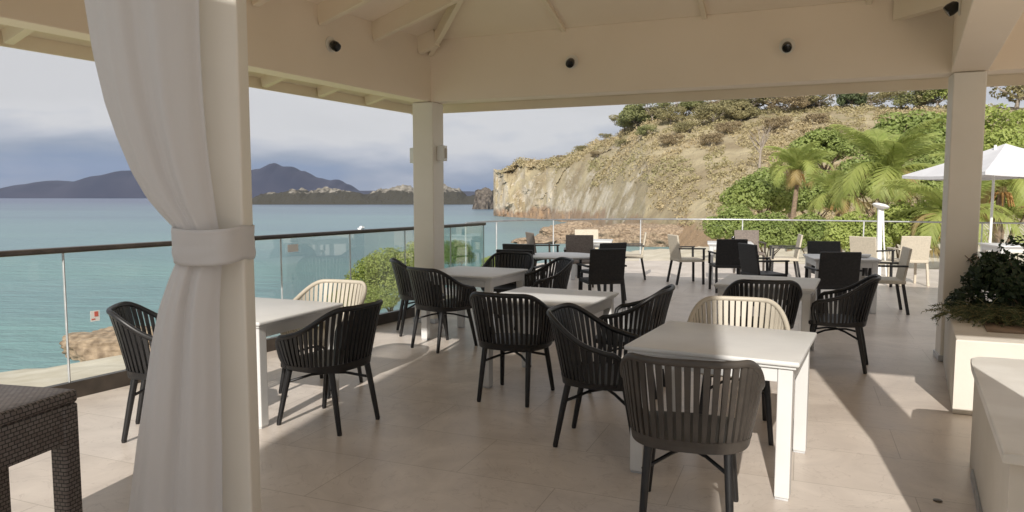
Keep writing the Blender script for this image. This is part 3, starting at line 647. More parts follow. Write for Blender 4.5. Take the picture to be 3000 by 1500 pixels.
# rafters of the sea slope (inside) and their tails outside
t_ = .42
while t_ < 5.8:
    # length until the hip or ridge
    ln = min(t_ / math.tan(math.acos(max(-1, min(1, bis.dot(-U))))) if False else 9, 9)
    # intersection with the hip line bis*k :  -U*t + VI*s = bis*k
    det = VI.x * (-bis.y) - VI.y * (-bis.x); rx, ry = (U * t_).x, (U * t_).y
    s_ = (rx * (-bis.y) - ry * (-bis.x)) / det
    s_ = min(max(s_, .3), 3.4)
    if t_ > 4: s_ = max(.5, 6.3 - t_) * .9
    rf = MB(); rf.beam(Q(t_, BW - .01, PT - .105 + SLP * BW), Q(t_, s_, PT - .105 + SLP * s_), .07, .2, .004); rf.build('rafter', M['rafter'], PAV)
    rf = MB(); rf.beam(Q(t_, -.60, EO - .04), Q(t_, -.01, EI - .05), .07, .12, .004); rf.build('rafter_tail', M['rafter'], PAV)
    t_ += .82
hp = MB(); hp.beam(bis * .3 + V(0, 0, PT - .06), bis * kb * .98 + V(0, 0, PT + SLP * hw - .09), .06, .14, .004); hp.build('hip_rafter', M['rafter'], PAV)
for t_ in (1.9, 3.45, 5.0, 7.6, 9.2):
    rf = MB(); rf.beam(P(t_, BW - .01, PT - .02 + SLP * BW), P(t_, hw, PT - .02 + SLP * hw), .05, .05, .004); rf.build('batten', M['rafter'], PAV)
# side beam over the right column, running towards the camera, and a short brace
CR = 5.87
bm_ = MB(); bm_.beam(P(CR, BW, (PB + PT) / 2 + .004), P(CR, BW, (PB + PT) / 2 + .004) - U * 5.6, .30, PT - PB, .008); bm_.build('cross_beam', M['ceiling'], PAV)
bm_ = MB(); bm_.beam(P(CR - .62, BW + .02, PT - .06), P(CR - .1, BW + .85, PT - .10), .10, .2, .004); bm_.build('corner_brace', M['rafter'], PAV)
# roof covering
rc = MB()
up_ = V(0, 0, .25)
o1, o2 = P(-.68, -.80, 2.95), P(12, -.80, 2.95); o3 = Q(6.7, -.70, 2.95); i1, i2, i3 = P(0, -.02, PT + .12), P(12, -.02, PT + .12), Q(6.7, -.02, PT + .12)
o1 = V((P(-.68, -.80) + Q(-.68, -.70)).x / 2, (P(-.68, -.80) + Q(-.68, -.70)).y / 2, 2.95)
rc.slab([o1, o2, i2, i1], .04); rc.slab([o3, o1, i1, i3], .04)
rc.slab([i1, i2, ridge1 + up_, ridge0 + up_], .05)
bl2 = V(*(bl + NI * .74 - VI * .6)[:2], PT - .1)
rc.slab([bl2, i1, ridge0 + up_], .05)
rc.slab([ridge0 + up_, ridge1 + up_, back_r + NI * .74 + V(0, 0, -.1), bl2], .05)
rc.build('roof_covering', M['bark'], PAV)

def post(loc, size, h, label, group='white posts that carry the pavilion', rz=GD, extra=None):
    root = empty('pavilion_post', loc, rz, label=label, cat='post', group=group)
    s = MB(); s.box((0, 0, h / 2), (size, size, h - .004), bev=.012); s.build('shaft', M['post'], root)
    b3 = MB(); b3.box((0, 0, .03), (size + .03, size + .03, .056), bev=.004); b3.build('base_plate', M['silver'], root)
    return root
pc = A + P(.10, .12); p1 = post((pc.x, pc.y, 0), .285, PB, 'middle post at the corner of the pavilion, by the lime bushes')
pr = A + P(CR, .12); p2 = post((pr.x, pr.y, 0), .27, PB, 'right post between the planter and the cream chair')
p3 = post((-1.28, 3.2, 0), .20, PB + .45, 'left post close by, wrapped by the tied curtain', rz=R(8))
p4 = post((1.98, 2.1, 0), .22, PB + .1, 'post out of view to the right of the camera')
# wall lights on the corner post
def wall_light(p, rz, label):
    r_ = empty('wall_light', p, rz, label=label, cat='lamp', group='small box lights on the corner post')
    b3 = MB(); b3.box((0, -.05, 0), (.10, .10, .19), bev=.01); b3.build('housing', M['white'], r_)
    b3 = MB(); b3.box((0, -.105, 0), (.05, .012, .12), bev=.003); b3.build('lens', M['cream'], r_)
x_ = Rr * .1425; n_ = NI * .1425
wall_light((pc + x_ + V(0, 0, 2.12))[:], GD + R(90), 'white box light on the right side of the corner post')
wall_light((pc - x_ + V(0, 0, 2.10))[:], GD - R(90), 'white box light on the left, sea facing side of the corner post')
# spot lights on the beam faces
def spot(p, ndir, label):
    r_ = empty('spot_light', p, 0, label=label, cat='lamp', group='black spot lights on the pavilion beams')
    q = ndir.to_track_quat('Z', 'Y').to_matrix()
    b3 = MB(); b3.lathe([(.075, 0), (.078, .008), (.06, .014)], n=24, rot=q); b3.build('mount_plate', M['post'], r_, smooth=True)
    dn = (ndir * .8 + V(0, 0, -.55)).normalized().to_track_quat('Z', 'Y').to_matrix()
    b3 = MB(); b3.lathe([(.024, -.02), (.043, .0), (.050, .045), (.044, .075), (.035, .078)], ndir * .03, n=24, rot=dn); b3.build('lamp_head', M['lens'], r_, smooth=True)
zl = 3.10
for al, lb in ((2.0, 'black spot light on the long garden beam, nearest the corner post'), (4.27, 'black spot light on the garden beam above the pale hill'),): spot(tuple(A + P(al, BW + .002, zl)), NI, lb)
spot(tuple(A + Q(1.92, BW + .002, 3.12)), VI, 'black spot light on the sea side beam with a pale ring')
spot(tuple(A + P(CR, BW, 0) - U * 1.35 + (-VI) * .152 + V(0, 0, 3.06)), -VI, 'black spot light cut by the top edge above the right post')

# unseen blocks added behind the camera, shaped to throw shade over the near floor
bd = empty('shade_block', (-1.82-.51, -4.0, 0), R(-14.5), label='unseen cream block added behind the camera to shade the near tables', cat='shade block')
b3 = MB(); b3.box((0, 0, 2.65), (2.7, 4, 5.3), bev=.02); b3.build('wall', M['plaster'], bd)
b3 = MB(); b3.box((0, 0, 5.34), (2.8, 4.1, .08), bev=.01); b3.build('roof', M['plaster'], bd)

b3 = MB(); b3.box((6.0, -7.6, 2.3), (22, 3, 4.6), bev=.02); b3.build('sky_blocker', M['plaster'], bd)  # added out of view to block low sky and darken the floor

# ------------------------------------------------------------------ curtain
def curtain(name, loc, prof, label, nf=6.5, side=1, depth=.10):
    """prof: z, left edge, right edge (local x), depth amplitude"""
    root = empty(name, loc, 0, label=label, cat='curtain')
    mb = MB(); nx_ = 150; nzr = 110; zs = [prof[0][0] + (prof[-1][0] - prof[0][0]) * i / nzr for i in range(nzr + 1)]; G = []
    for z in zs:
        for a, b2 in zip(prof, prof[1:]):
            if (a[0] >= z >= b2[0]) or (a[0] <= z <= b2[0]):
                f = (z - a[0]) / (b2[0] - a[0]); f2 = f; l, r_, am = (a[k] + (b2[k] - a[k]) * f2 for k in (1, 2, 3)); break
        row = []
        for i in range(nx_ + 1):
            u = i / nx_; uu = u + .018 * math.sin(9 * u + z * 1.3) + .02 * noise.noise(V(u * 3, z * .7, 4)); x = l + (r_ - l) * u
            fold = math.sin(uu * nf * 2 * math.pi + .5 * noise.noise(V(z * .6, 1, 3))) + .22 * math.sin(uu * nf * 5.3 * math.pi + 1.3 + z * .5) + .55 * noise.noise(V(u * 3.2, z * .6, 9)) + .10 * noise.noise(V(u * 14, z * 1.6, 5))
            tri = fold * am * .62 * (.6 + .5 * noise.noise(V(u * 4, z * .5, 2)) + .3)
            y = tri + depth * (1 - (2 * u - 1) ** 2) * -.5
            row.append(mb.b.verts.new((x + .25 * am * math.cos(uu * nf * 2 * math.pi), y, z)))
        G.append(row)
    for j in range(nzr):
        for i in range(nx_): mb.b.faces.new((G[j][i], G[j][i + 1], G[j + 1][i + 1], G[j + 1][i]))
    o = mb.build('drape', M['cloth'], root, smooth=True); sm = o.modifiers.new('thick', 'SOLIDIFY'); sm.thickness = .003
    for p in o.data.polygons: p.use_smooth = True
    return root
Yc = 3.02
def zc(py): return at(1500, py, Yc).z
def cp(py, l, r, a): return (zc(py), at(l, py, Yc).x, at(r, py, Yc).x, a)
pr_ = [cp(-420,190,585,.02), cp(0,240,585,.022), cp(150,264,588,.022), cp(300,300,596,.024), cp(400,335,604,.024), cp(500,378,615,.022), cp(580,425,626,.020), cp(630,468,633,.017), cp(668,506,640,.013), cp(720,514,648,.010), cp(770,512,650,.013), cp(820,490,646,.018), cp(900,462,642,.02), cp(1000,440,643,.022), cp(1150,418,648,.023), cp(1300,395,652,.024), cp(1500,370,654,.024), cp(1660,352,656,.024)]
cur = curtain('curtain', (0, Yc, 0), pr_, 'white draped curtain tied back to the near left post', 2.4)
def sash(root, x0, x1, y0, y1, z0, z1):
    mb = MB(); n = 60; hgt = 10; G = []
    for j in range(hgt + 1):
        row = []
        for i in range(n):
            a = 2 * math.pi * i / n; ex = .38; cx_, cy_ = (x0 + x1) / 2, (y0 + y1) / 2; ca, sa = math.cos(a), math.sin(a)
            x = cx_ + (x1 - x0) / 2 * math.copysign(abs(ca) ** ex, ca); y = cy_ + (y1 - y0) / 2 * math.copysign(abs(sa) ** (ex + .1), sa)
            dn = .006 * noise.noise(V(x * 9, y * 9, j * .5)) ; z = z0 + (z1 - z0) * j / hgt + .012 * noise.noise(V(x * 6, y * 6, 1)) + .012 * (x - cx_)
            row.append(mb.b.verts.new((x + dn * ca, y + dn * sa, z)))
        G.append(row)
    for j in range(hgt):
        for i in range(n): mb.b.faces.new((G[j][i], G[j][(i + 1) % n], G[j + 1][(i + 1) % n], G[j + 1][i]))
    o = mb.build('tieback', M['cloth'], root, smooth=True); sm = o.modifiers.new('thick', 'SOLIDIFY'); sm.thickness = .004
    return o
sash(cur, at(507, 720, Yc).x, -1.165, -.07, .29, zc(770), zc(667))
cur2 = curtain('curtain', (1.75, 2.2, 0), [(2.9, -.1, .2, .04), (1.4, -.02, .2, .02), (0.02, -.15, .2, .04)], 'white curtain out of view at the right', 3)

# ------------------------------------------------------------------ tables
def make_table(loc, rz, sx, sy, label, group='white square dining tables', cat='table'):
    root = empty('dining_table', (loc[0], loc[1], 0), rz, label=label, cat=cat, group=group); h = .745
    b3 = MB(); b3.box((0, 0, h - .014), (sx, sy, .028), bev=.010, seg=3); b3.box((0, 0, h - .036), (sx - .035, sy - .035, .016), bev=.003); b3.build('tabletop', M['table'], root, smooth=True)
    b3 = MB(); ap = .075; i = .035
    for s in (-1, 1):
        b3.box((0, s * (sy / 2 - i - .012), h - .044 - ap / 2), (sx - 2 * i - .15, .022, ap), bev=.002); b3.box((s * (sx / 2 - i - .012), 0, h - .044 - ap / 2), (.022, sy - 2 * i - .15, ap), bev=.002)
    b3.build('apron', M['table'], root)
    for a in (-1, 1):
        for b_ in (-1, 1):
            lg = MB(); lg.box((a * (sx / 2 - i - .036), b_ * (sy / 2 - i - .036), (h - .044) / 2 + .006), (.075, .075, h - .056), bev=.006); l_ = lg.build('leg', M['table'], root)
            ft = MB(); ft.box((a * (sx / 2 - i - .036), b_ * (sy / 2 - i - .036), .006), (.066, .066, .010)); ft.build('foot_pad', M['silver'], l_)
    return root
make_table((1.26, 4.19), R(-28), .93, .93, 'nearest white table, its right half in sun')
make_table((.32, 6.05), R(-26), .93, .93, 'white table in the middle of the photo behind the black chairs')
make_table((-1.94, 5.35), R(-22), .93, .96, 'white table right behind the tied curtain on the left')
make_table((-.43, 8.07), R(-25), .93, .95, 'white table just in front of the corner post')
make_table((2.56, 7.10), R(-26), .90, .98, 'cream white table in shade in front of the dark square chairs')

# ------------------------------------------------------------------ slatted armchairs
HB, HA = .845, .640
PL = [.20, .74]
def plan(s, a, b_):
    ph = s * R(118); sx_ = math.sin(ph); cx_ = math.cos(ph)
    return math.copysign(abs(sx_) ** .66, sx_) * a, -math.copysign(abs(cx_) ** .85, cx_) * b_
def rimz(s):
    q = abs(s); z = HA + (HB - HA) * (.5 + .5 * math.cos(min(1, max(0, (q - PL[0]) / PL[1])) * math.pi))
    if q > .93: z -= (q - .93) / .07 * .03
    return z
def shell_pt(s, t):
    x0, y0 = plan(s, .272, .25); x1, y1 = plan(s, .325, .315); k = t ** .8
    if s > 0: pass
    zz = .43 + (rimz(s) - .43) * t
    return V(x0 + (x1 - x0) * k, y0 + (y1 - y0) * k - .035 * t * t * max(0, math.cos(s * 2)), zz)
_ss = [-1 + 2 * i / 400 for i in range(401)]; _al = [0.0]
for _a, _b in zip(_ss, _ss[1:]): _al.append(_al[-1] + (shell_pt(_a, .75) - shell_pt(_b, .75)).length)
def s_at(f):
    L_ = f * _al[-1]
    for k in range(400):
        if _al[k + 1] >= L_: return _ss[k] + (_ss[k + 1] - _ss[k]) * (L_ - _al[k]) / max(1e-9, _al[k + 1] - _al[k])
    return 1.0
def make_armchair(label, shell_mat, seat_mat, leg_mat):
    root = empty('slatted_armchair', (0, 0, 0), label=label, cat='armchair', group='slatted tub armchairs round the white tables')
    mb = MB(); ns = 35
    for i in range(ns):
        fc = (i + .5) / ns; s = s_at(fc); ds = (s_at(fc + .29 / ns) - s_at(fc - .29 / ns)) / 2; pts = 7; prevr = None; rings = []
        for j in range(pts + 1):
            t = j / pts; wv_ = ds * (.92 + .3 * t); a, b_ = shell_pt(s - wv_, t), shell_pt(s + wv_, t); d = (b_ - a).normalized(); up_v = (shell_pt(s, min(1, t + .1)) - shell_pt(s, max(0, t - .1))).normalized(); n_ = d.cross(up_v).normalized() * .0065
            rings.append([mb.b.verts.new(a + n_), mb.b.verts.new(b_ + n_), mb.b.verts.new(b_ - n_), mb.b.verts.new(a - n_)])
        for r0, r1 in zip(rings, rings[1:]):
            for k in range(4): mb.b.faces.new((r0[k], r0[(k + 1) % 4], r1[(k + 1) % 4], r1[k]))
    # lower solid band
    G = []
    for i in range(61):
        s = -1 + 2 * i / 60; col = []
        for j in range(3):
            t = -.04 + j * .065; p = shell_pt(s, max(0, t)); p.z = .43 + (rimz(s) - .43) * t; q = p.copy(); n2 = V(p.x, p.y, 0).normalized() * .009; col.append((p + n2, p - n2))
        G.append(col)
    for i in range(60):
        for j in range(2):
            for sd_ in (0, 1): mb.poly([G[i][j][sd_], G[i + 1][j][sd_], G[i + 1][j + 1][sd_], G[i][j + 1][sd_]])
        mb.poly([G[i][2][0], G[i + 1][2][0], G[i + 1][2][1], G[i][2][1]]); mb.poly([G[i][0][0], G[i + 1][0][0], G[i + 1][0][1], G[i][0][1]])
    rim = [shell_pt(-1 + 2 * i / 56, 1) + V(0, 0, .004) for i in range(57)]
    # the arm ends curl down to the seat
    fl_, fr_ = rim[0], rim[-1]
    e0_ = [shell_pt(-1, 0) + V(0, .02, .0), shell_pt(-1, .4) + V(0, .022, 0), shell_pt(-1, .8) + V(0, .014, 0)]; e1_ = [shell_pt(1, .8) + V(0, .014, 0), shell_pt(1, .4) + V(0, .022, 0), shell_pt(1, 0) + V(0, .02, 0)]
    mb.tube(e0_ + rim + e1_, .019, 10, oval=(.95, .8)); mb.build('backrest', shell_mat, root, smooth=True)
    st = MB(); ol = []
    for i in range(41): x, y = plan(-1 + 2 * i / 40, .276, .254); ol.append((x, y))
    x0, y0 = ol[-1]; ol += [(x0 * .96, y0 + .07), (x0 * .8, y0 + .105), (0, y0 + .118), (-x0 * .8, y0 + .105), (-x0 * .96, y0 + .07)]
    st.prism(ol, .415, .452, .008)
    st.build('seat', seat_mat, root, smooth=True)
    for ax, ay, fx, fy in ((-.185, .17, -.225, .255), (.185, .17, .225, .255), (-.18, -.19, -.20, -.27), (.18, -.19, .20, -.27)):
        lg = MB(); lg.tube([V(ax, ay, .43), V(ax + (fx - ax) * .45, ay + (fy - ay) * .45, .25), V(fx, fy, .012), V(fx, fy, 0)], [.022, .020, .0165, .015], 10); lg.build('leg', leg_mat, root, smooth=True)
    xs = MB()
    for sg in (-1, 1):
        a, b_ = V(-.203 * sg, -.215, .30), V(.203 * sg, .208, .30); xs.tube([a, a.lerp(b_, .3) + V(0, 0, .045), (a + b_) / 2 + V(0, 0, .055 + .004 * sg), a.lerp(b_, .7) + V(0, 0, .045), b_], [.010, .0095, .009, .0095, .010], 8)
    xs.build('stretcher', leg_mat, root, smooth=True)
    return root
kinds = {'black': (M['black'], M['black'], M['black']), 'taupe': (M['taupe'], M['black'], M['black']), 'cream': (M['cream'], M['cream'], M['black'])}  # cream shells put sun glare on dark slats into the colour
AC = [  # x, y, facing (degrees clockwise from straight ahead), kind, label
 (.875, 3.44, 17, 'taupe', 'nearest armchair, taupe grey, its slatted back to the camera'),
 (.60, 4.52, 112, 'black', 'black armchair left of the nearest table, directly behind the taupe one'),
 (1.52, 4.78, 198, 'cream', 'cream slatted armchair on the far side of the nearest table'),
 (.03, 5.62, 22, 'black', 'black armchair with its back to us at the front of the middle table'),
 (.95, 5.80, -68, 'black', 'black armchair with sunlit slats on the right of the middle table'),
 (-1.29, 4.95, -62, 'black', 'black armchair right of the curtain, in front of the left table'),
 (-1.57, 5.84, 200, 'cream', 'pale armchair tucked behind the left table by the sea railing'),
 (-2.30, 4.78, 74, 'black', 'black armchair half hidden by the curtain on its left side'),
 (-.72, 7.5, 42, 'black', 'black armchair nearest the corner post table, standing in the strip of sun'),
 (-1.05, 8.3, 76, 'black', 'black armchair just left of the corner post table, by the bronze rail'),
 (-.08, 8.98, 200, 'black', 'black armchair behind the corner post table, mostly hidden'),
 (.34, 8.28, -105, 'black', 'black armchair at the right side of the corner post table'),
 (2.27, 6.48, 12, 'black', 'black armchair with arched back between the cream armchair and the shaded table'),
 (3.02, 6.62, -62, 'black', 'black armchair at the right of the shaded cream white table'),
]
protos = {}
for x, y, fa_, kd, lb in AC:
    if kd not in protos:
        PL[:] = [.33, .62] if kd == 'taupe' else [.20, .74]
        o = make_armchair(lb, *kinds[kd]); protos[kd] = o
    else: o = copy_tree(protos[kd])
    o['label'] = lb; o.location = (x, y, 0); o.rotation_euler = (0, 0, R(-fa_))

# ------------------------------------------------------------------ square terrace chairs
def make_square(mt, leg, label):
    root = empty('square_chair', (0, 0, 0), label=label, cat='chair', group='square backed chairs on the far terrace')
    rot = Matrix.Rotation(R(9), 3, 'X')
    b3 = MB(); b3.box((0, -.255, .665), (.50, .032, .46), rot, .010); b3.build('backrest', mt, root)
    b3 = MB(); b3.box((0, -.01, .435), (.50, .48, .05), bev=.012); b3.build('seat', mt, root)
    for a in (-1, 1):
        b3 = MB(); b3.beam((a * .23, .205, .41), (a * .235, .215, 0), .038, .038, .004, up=(0, 1, 0)); b3.build('leg', leg, root)
        b3 = MB(); b3.beam((a * .23, -.215, .41), (a * .235, -.29, 0), .038, .038, .004, up=(0, 1, 0)); b3.build('leg', leg, root)
        b3 = MB(); b3.beam((a * .255, .205, .45), (a * .255, .20, .64), .034, .034, .004, up=(0, 1, 0)); b3.beam((a * .255, -.265, .655), (a * .255, .235, .65), .048, .024, .005); b3.build('armrest', leg, root)
    return root
sk = {'dark': (M['rattan_dark'], M['rattan_dark']), 'taupe': (M['rattan_taupe'], M['bronze']), 'cream': (M['rattan_cream'], M['rattan_cream']), 'cream_dark': (M['rattan_cream'], M['rattan_dark'])}
SC = [
 (.12, 9.62, 18, 'dark', 'dark square chair left of the round table, nearer of two overlapping'),
 (.20, 10.75, 22, 'dark', 'dark square chair left of the round table, farther of two overlapping'),
 (1.22, 9.80, -12, 'dark', 'dark square chair at the front right of the round table, back to us'),
 (1.38, 11.0, -30, 'dark', 'dark square chair right behind the round table'),
 (1.20, 12.7, 185, 'taupe', 'grey square chair behind the round table, backrest facing us'),
 (.62, 14.0, 75, 'taupe', 'thin looking chair seen edge on, left of the grey chair'),
 (1.58, 14.9, 180, 'cream', 'cream square chair farthest from us in the left group'),
 (2.30, 13.9, -80, 'cream_dark', 'chair seen from the side at the right end of the left group'),
 (3.62, 12.0, 3, 'dark', 'dark square chair with its back to us in the right group, sunlit floor behind'),
 (3.22, 13.1, 82, 'cream_dark', 'pale backed chair turned right, at the left end of the right group'),
 (4.85, 14.6, 185, 'taupe', 'taupe chair backed against the green bushes at the far railing'),
 (5.05, 13.3, -75, 'cream_dark', 'pale backed chair turned left in front of the bushes'),
 (3.75, 10.6, 78, 'dark', 'dark chair turned right at the left of the white terrace table'),
 (4.15, 9.25, 5, 'dark', 'large dark chair back in front of the white terrace table'),
 (4.85, 10.9, 185, 'dark', 'dark chair behind the white terrace table'),
 (5.12, 9.85, -72, 'cream_dark', 'chair with open arms turned left, right of the white terrace table'),
 (7.15, 12.9, 5, 'cream', 'cream chair with its back to us beside the right post'),
 (6.35, 12.6, 60, 'cream_dark', 'pale chair with arms between the garden lamp and the cream chair'),
]
protos = {}
for x, y, fa_, kd, lb in SC:
    if kd not in protos: o = make_square(*sk[kd], lb); protos[kd] = o
    else: o = copy_tree(protos[kd])
    o['label'] = lb; o.location = (x, y, 0); o.rotation_euler = (0, 0, R(-fa_))

def round_table(loc, r, label, topm='table', h=.745):
    root = empty('round_table', (loc[0], loc[1], 0), 0, label=label, cat='table', group='round terrace tables')
    b3 = MB(); b3.lathe([(r - .01, h - .03), (r, h - .02), (r, h - .006), (r - .008, h)], n=56); b3.build('tabletop', M[topm], root, smooth=True)
    b3 = MB(); b3.lathe([(.05, .03), (.045, .1), (.04, h - .035), (.12, h - .033)], n=20); b3.build('pedestal', M['rattan_dark'], root, smooth=True)
    b3 = MB(); b3.lathe([(.3, 0), (.3, .012), (.05, .03)], n=32); b3.build('base', M['rattan_dark'], root, smooth=True)
round_table((.72, 10.35), .50, 'round table among dark square chairs, near the end of the bronze rail')
make_table((1.55, 13.9), R(-10), .8, .8, 'small terrace table near the far glass railing, left group', 'white terrace tables')
make_table((4.02, 13.2), R(-15), .8, .8, 'small terrace table in the sun by the bushes', 'white terrace tables')
make_table((4.62, 10.05), R(-12), .85, .85, 'white terrace table between dark chairs, with a white bowl', 'white terrace tables')
make_table((8.9, 12.6), R(-12), .9, .9, 'white terrace table under the parasol at the right edge', 'white terrace tables')
b3 = MB(); b3.lathe([(.04, 0), (.07, .01), (.10, .045), (.095, .046), (.06, .016)], (0, 0, 0), 28); o = b3.build('bowl', M['white'], smooth=True, loc=(4.85, 9.85, .7455)); tag(o, label='white bowl on the white terrace table', cat='bowl')
b3 = MB(); b3.lathe([(.03, 0), (.034, .01), (.032, .11), (.02, .13)], (0, 0, 0), 20); o = b3.build('candle_jar', M['lens'], smooth=True, loc=(4.0, 12.95, .7455)); tag(o, label='small black jar on the sunny terrace table', cat='jar')

# parasol and garden lamp
um = empty('parasol', (9.55, 14.0, 0), R(2), label='white square parasol behind the right post', cat='parasol')
b3 = MB(); hs, zr, za = 1.27, 2.03, 2.61; G = []
for i in range(9):
    f = i / 8; s = hs * f; z = za - (za - zr) * (f ** .92); row = []
    for k in range(32):
        q = k / 8; sd_ = int(q) % 4; u = (q - int(q)) * 2 - 1; c = [(u, -1), (1, u), (-u, 1), (-1, -u)][sd_]; sag = .05 * f * (1 - u * u) * -1
        row.append(b3.b.verts.new((c[0] * s, c[1] * s, z + sag + .0)))
    G.append(row)
for i in range(8):
    for k in range(32): b3.b.faces.new((G[i][k], G[i][(k + 1) % 32], G[i + 1][(k + 1) % 32], G[i + 1][k])) if i else b3.b.faces.new((G[0][0], G[1][(k + 1) % 32], G[1][k])) if False else None
for k in range(32): b3.b.faces.new((G[0][k], G[1][(k + 1) % 32], G[1][k]))
for k in range(32):   # valance
    a, b_ = G[8][k].co, G[8][(k + 1) % 32].co; b3.poly([a, b_, b_ + V(0, 0, -.06), a + V(0, 0, -.06)])
b3.build('canopy', M['canvas'], um, recalc=True)
b3 = MB(); b3.tube([V(-.2, 0, 0), V(-.2, 0, 2.58)], .024, 12); b3.build('pole', M['white'], um, smooth=True)
b3 = MB(); b3.lathe([(.3, 0), (.3, .05), (.05, .07)], (-.2, 0, 0), 28); b3.build('base', M['white'], um, smooth=True)
gl = empty('garden_lamp', (7.35, 14.3, 0), 0, label='white lamp post with a tilted round head by the far railing', cat='lamp')
b3 = MB(); b3.beam((0, 0, 0), (-.02, 0, 1.36), .085, .06, .008, up=(0, 1, 0)); b3.build('post', M['white'], gl)
b3 = MB(); b3.tube([V(.16, 0, 0), V(.07, -.02, .7), V(.03, -.02, 1.34)], .016, 8); b3.build('strut', M['white'], gl)
b3 = MB(); b3.lathe([(.05, -.05), (.14, -.02), (.155, .0), (.15, .025), (.1, .045)], (-.02, -.02, 1.40), 28, Matrix.Rotation(R(14), 3, 'Y')); b3.build('lamp_head', M['white'], gl, smooth=True)

# ------------------------------------------------------------------ planter, counter, near right
pl0 = V(3.22, 5.13, 0); ul = U; rl_ = Rr
pl = empty('planter_box', pl0, 0, label='cream plastered planter box beside the right post', cat='planter')
LN = 2.35; WD = 1.6; HP = .55
def pp(a, b_): p = ul * a + rl_ * b_; return (p.x, p.y)
b3 = MB(); b3.prism([pp(0, 0), pp(0, WD), pp(LN, WD), pp(LN, 0)], 0, HP, .010); b3.build('wall', M['plaster'], pl)
b3 = MB(); b3.prism([pp(.42, .22), pp(.42, WD - .15), pp(LN - .15, WD - .15), pp(LN - .15, .22)], HP, HP + .012, .004); b3.build('soil', M['bark'], pl)
ct0 = V(2.34, 3.50, 0)
ct = empty('stone_counter', ct0, 0, label='low cream counter with a pale curved stone top at the right edge', cat='counter')
b3 = MB(); b3.prism([pp(-1.0, .02), pp(-1.0, 2.2), pp(.78, 2.2), pp(.78, .02)][::-1], 0, .59, .006); b3.build('wall', M['plaster'], ct)
ol = [pp(-1.05, -.01), pp(.6, -.01), pp(.76, -.005), pp(.815, .03), pp(.83, .10), pp(.83, 2.3), pp(-1.05, 2.3)]
b3 = MB(); b3.prism(ol[::-1], .592, .635, .010); b3.build('stone_top', M['marble'], ct)
b3 = MB(); b3.prism([pp(-1.0, .006), pp(-1.0, .018), pp(.5, .018), pp(.5, .006)][::-1], 0, .05); b3.build('skirting', M['metal'], ct)

def plant(name, loc, r, kindmat, n, leaf, label, seed, sz=.8):
    root = empty(name, loc, 0, label=label, cat='plant'); rnd = random.Random(seed); mb = MB()
    for i in range(38):
        th = rnd.uniform(0, 6.28); rr = r * math.sqrt(rnd.random()) * .8; zz = r * sz * rnd.uniform(.1, 1.25) * (1.05 - rr / r * .5); l = r * rnd.uniform(.16, .3)
        leaf_quads(mb, rnd, V(math.cos(th) * rr, math.sin(th) * rr, zz), (l, l, l * .9), n, leaf)
    mb.build('foliage', M[kindmat], root, recalc=False)
    sb = MB()
    for i in range(14):
        th = i * 2.4; rr = r * rnd.uniform(.2, .8); sb.tube([V(0, 0, -.02), V(math.cos(th) * rr * .5, math.sin(th) * rr * .5, r * sz * .5), V(math.cos(th) * rr, math.sin(th) * rr, r * sz * 1.0)], [.012, .008, .004], 5)
    sb.build('stem', M['bark'], root); return root
plant('shrub', (4.55, 6.3, HP + .01), .60, 'leaf_dark', 150, .030, 'dark green leafy shrub in the planter by the right post', 5, .82)
def trailing(loc, label, seed, n=150, r=.5):
    root = empty('trailing_herb', loc, 0, label=label, cat='plant'); rnd = random.Random(seed); mb = MB(); sb = MB()
    for i in range(n):
        th = rnd.uniform(0, 6.28); Ls = rnd.uniform(.12, .28); st = V(rnd.gauss(0, r * .5), rnd.gauss(0, r * .35), .0); d = V(math.cos(th), math.sin(th), rnd.uniform(.1, .9)).normalized(); p = st; pts = [p.copy()]
        for k in range(7):
            d = (d + V(rnd.gauss(0, .12), rnd.gauss(0, .12), -.14)).normalized(); p = p + d * Ls / 7; pts.append(p.copy())
            for q in range(5):
                a = d.cross(V(rnd.gauss(0, 1), rnd.gauss(0, 1), rnd.gauss(0, 1))).normalized(); e = p + (a + d * .7) * .026; s_ = d.cross(a) * .0035; v = [mb.b.verts.new(x) for x in (p - s_, p + s_, e)]; mb.b.faces.new(v)
        sb.tube(pts, .0025, 4, cap=False)
    mb.build('leaves', M['leaf_herb'], root, recalc=False); sb.build('stem', M['leaf_olive'], root, recalc=False); return root
trailing((4.14, 5.9, HP + .05), 'rosemary like herb spilling over the front corner of the planter', 8, 520, .36)
trailing((4.45, 5.6, HP + .05), 'second herb clump farther right in the planter', 9, 420, .36)

# floor light
fl_ = MB(); fl_.lathe([(.022, 0), (.022, .004), (.016, .006)], (0, 0, 0), 20); o = fl_.build('floor_stud', M['bronze'], smooth=True, loc=(2.22, 3.62, .001)); tag(o, label='small dark round stud in the floor near the counter', cat='floor stud')

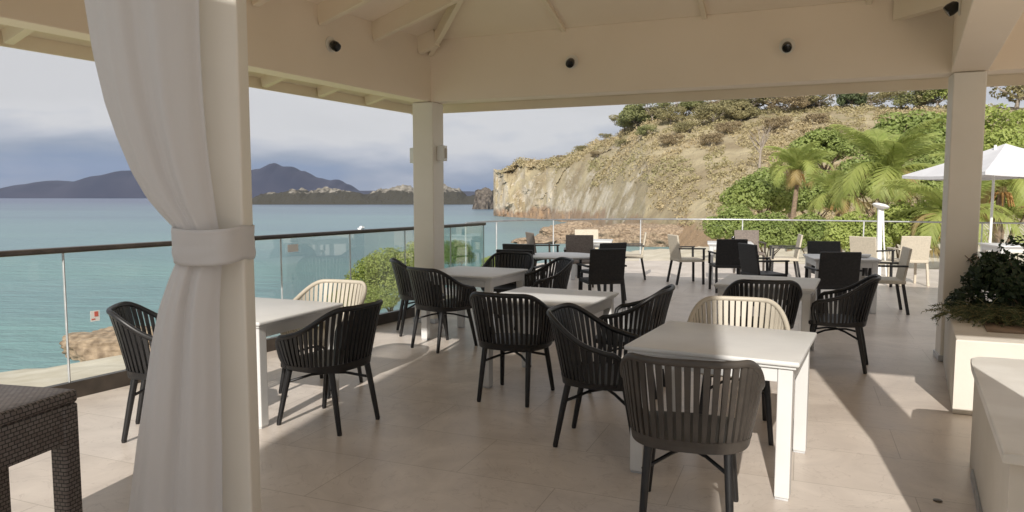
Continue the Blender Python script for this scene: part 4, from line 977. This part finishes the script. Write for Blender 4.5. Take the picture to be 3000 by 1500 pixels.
# wicker table, bottom left
wt = empty('wicker_table', (-2.241, 2.712, 0), R(-13), label='dark brown wicker table at the bottom left corner', cat='table')
def uvbox(name, c, d, parent, bev=.012):
    b3 = MB(); b3.box(c, d, bev=bev, seg=3); o = b3.build(name, M['wicker'], parent, smooth=True); me = o.data; uv = me.uv_layers.new(name='UVMap')
    for p in me.polygons:
        n = p.normal
        for li in p.loop_indices:
            v = me.vertices[me.loops[li].vertex_index].co
            uv.data[li].uv = (v.x, v.y) if abs(n.z) > .7 else ((v.y, v.z) if abs(n.x) > abs(n.y) else (v.x, v.z))
    return o
tw, td, th_ = .48, .9, .74
uvbox('tabletop', (0, 0, th_ - .03), (tw, td, .06), wt, .02)
for s in (-1, 1):
    uvbox('apron', (0, s * (td / 2 - .028), th_ - .142), (tw - .168, .045, .17), wt, .006); uvbox('apron', (s * (tw / 2 - .028), 0, th_ - .142), (.045, td - .168, .17), wt, .006)
    for s2 in (-1, 1): uvbox('leg', (s * (tw / 2 - .044), s2 * (td / 2 - .044), (th_ - .058) / 2), (.082, .082, th_ - .060), wt)

# small boat on the bay
bt = empty('motor_boat', (-44.5, 212, -8), R(80), label='small white boat on the bay above the bronze handrail', cat='boat')
b3 = MB(); secs = [(-1.7, .62, .5), (-.8, .75, .5), (.4, .72, .55), (1.2, .45, .62), (1.9, .05, .72)]; G = []
for x, wd, zt in secs: G.append([b3.b.verts.new(p) for p in ((x, -wd, zt), (x, -wd * .7, 0), (x, 0, -.15), (x, wd * .7, 0), (x, wd, zt))])
for a, b_ in zip(G, G[1:]):
    for k in range(4): b3.b.faces.new((a[k], a[k + 1], b_[k + 1], b_[k]))
    b3.b.faces.new((a[4], a[0], b_[0], b_[4]))
b3.b.faces.new(G[0]); b3.build('hull', M['white'], bt)
b3 = MB(); b3.box((-.1, 0, .75), (1.1, .8, .5), bev=.12); b3.build('cabin', M['white'], bt)

# ------------------------------------------------------------------ haze

hz2 = MB(); hz2.box((0, 4400, 200), (19000, 10400, 440))
m, t, b = new_mat('haze air'); t.nodes.remove(b); pv = N(t, 'ShaderNodeVolumePrincipled'); pv.inputs['Color'].default_value = (.55, .68, 1, 1); pv.inputs['Density'].default_value = .000035; pv.inputs['Anisotropy'].default_value = .1
t.links.new(pv.outputs[0], t.nodes['Material Output'].inputs['Volume'])
o = hz2.build('haze', m); tag(o, kind='stuff'); o.display_type = 'WIRE'
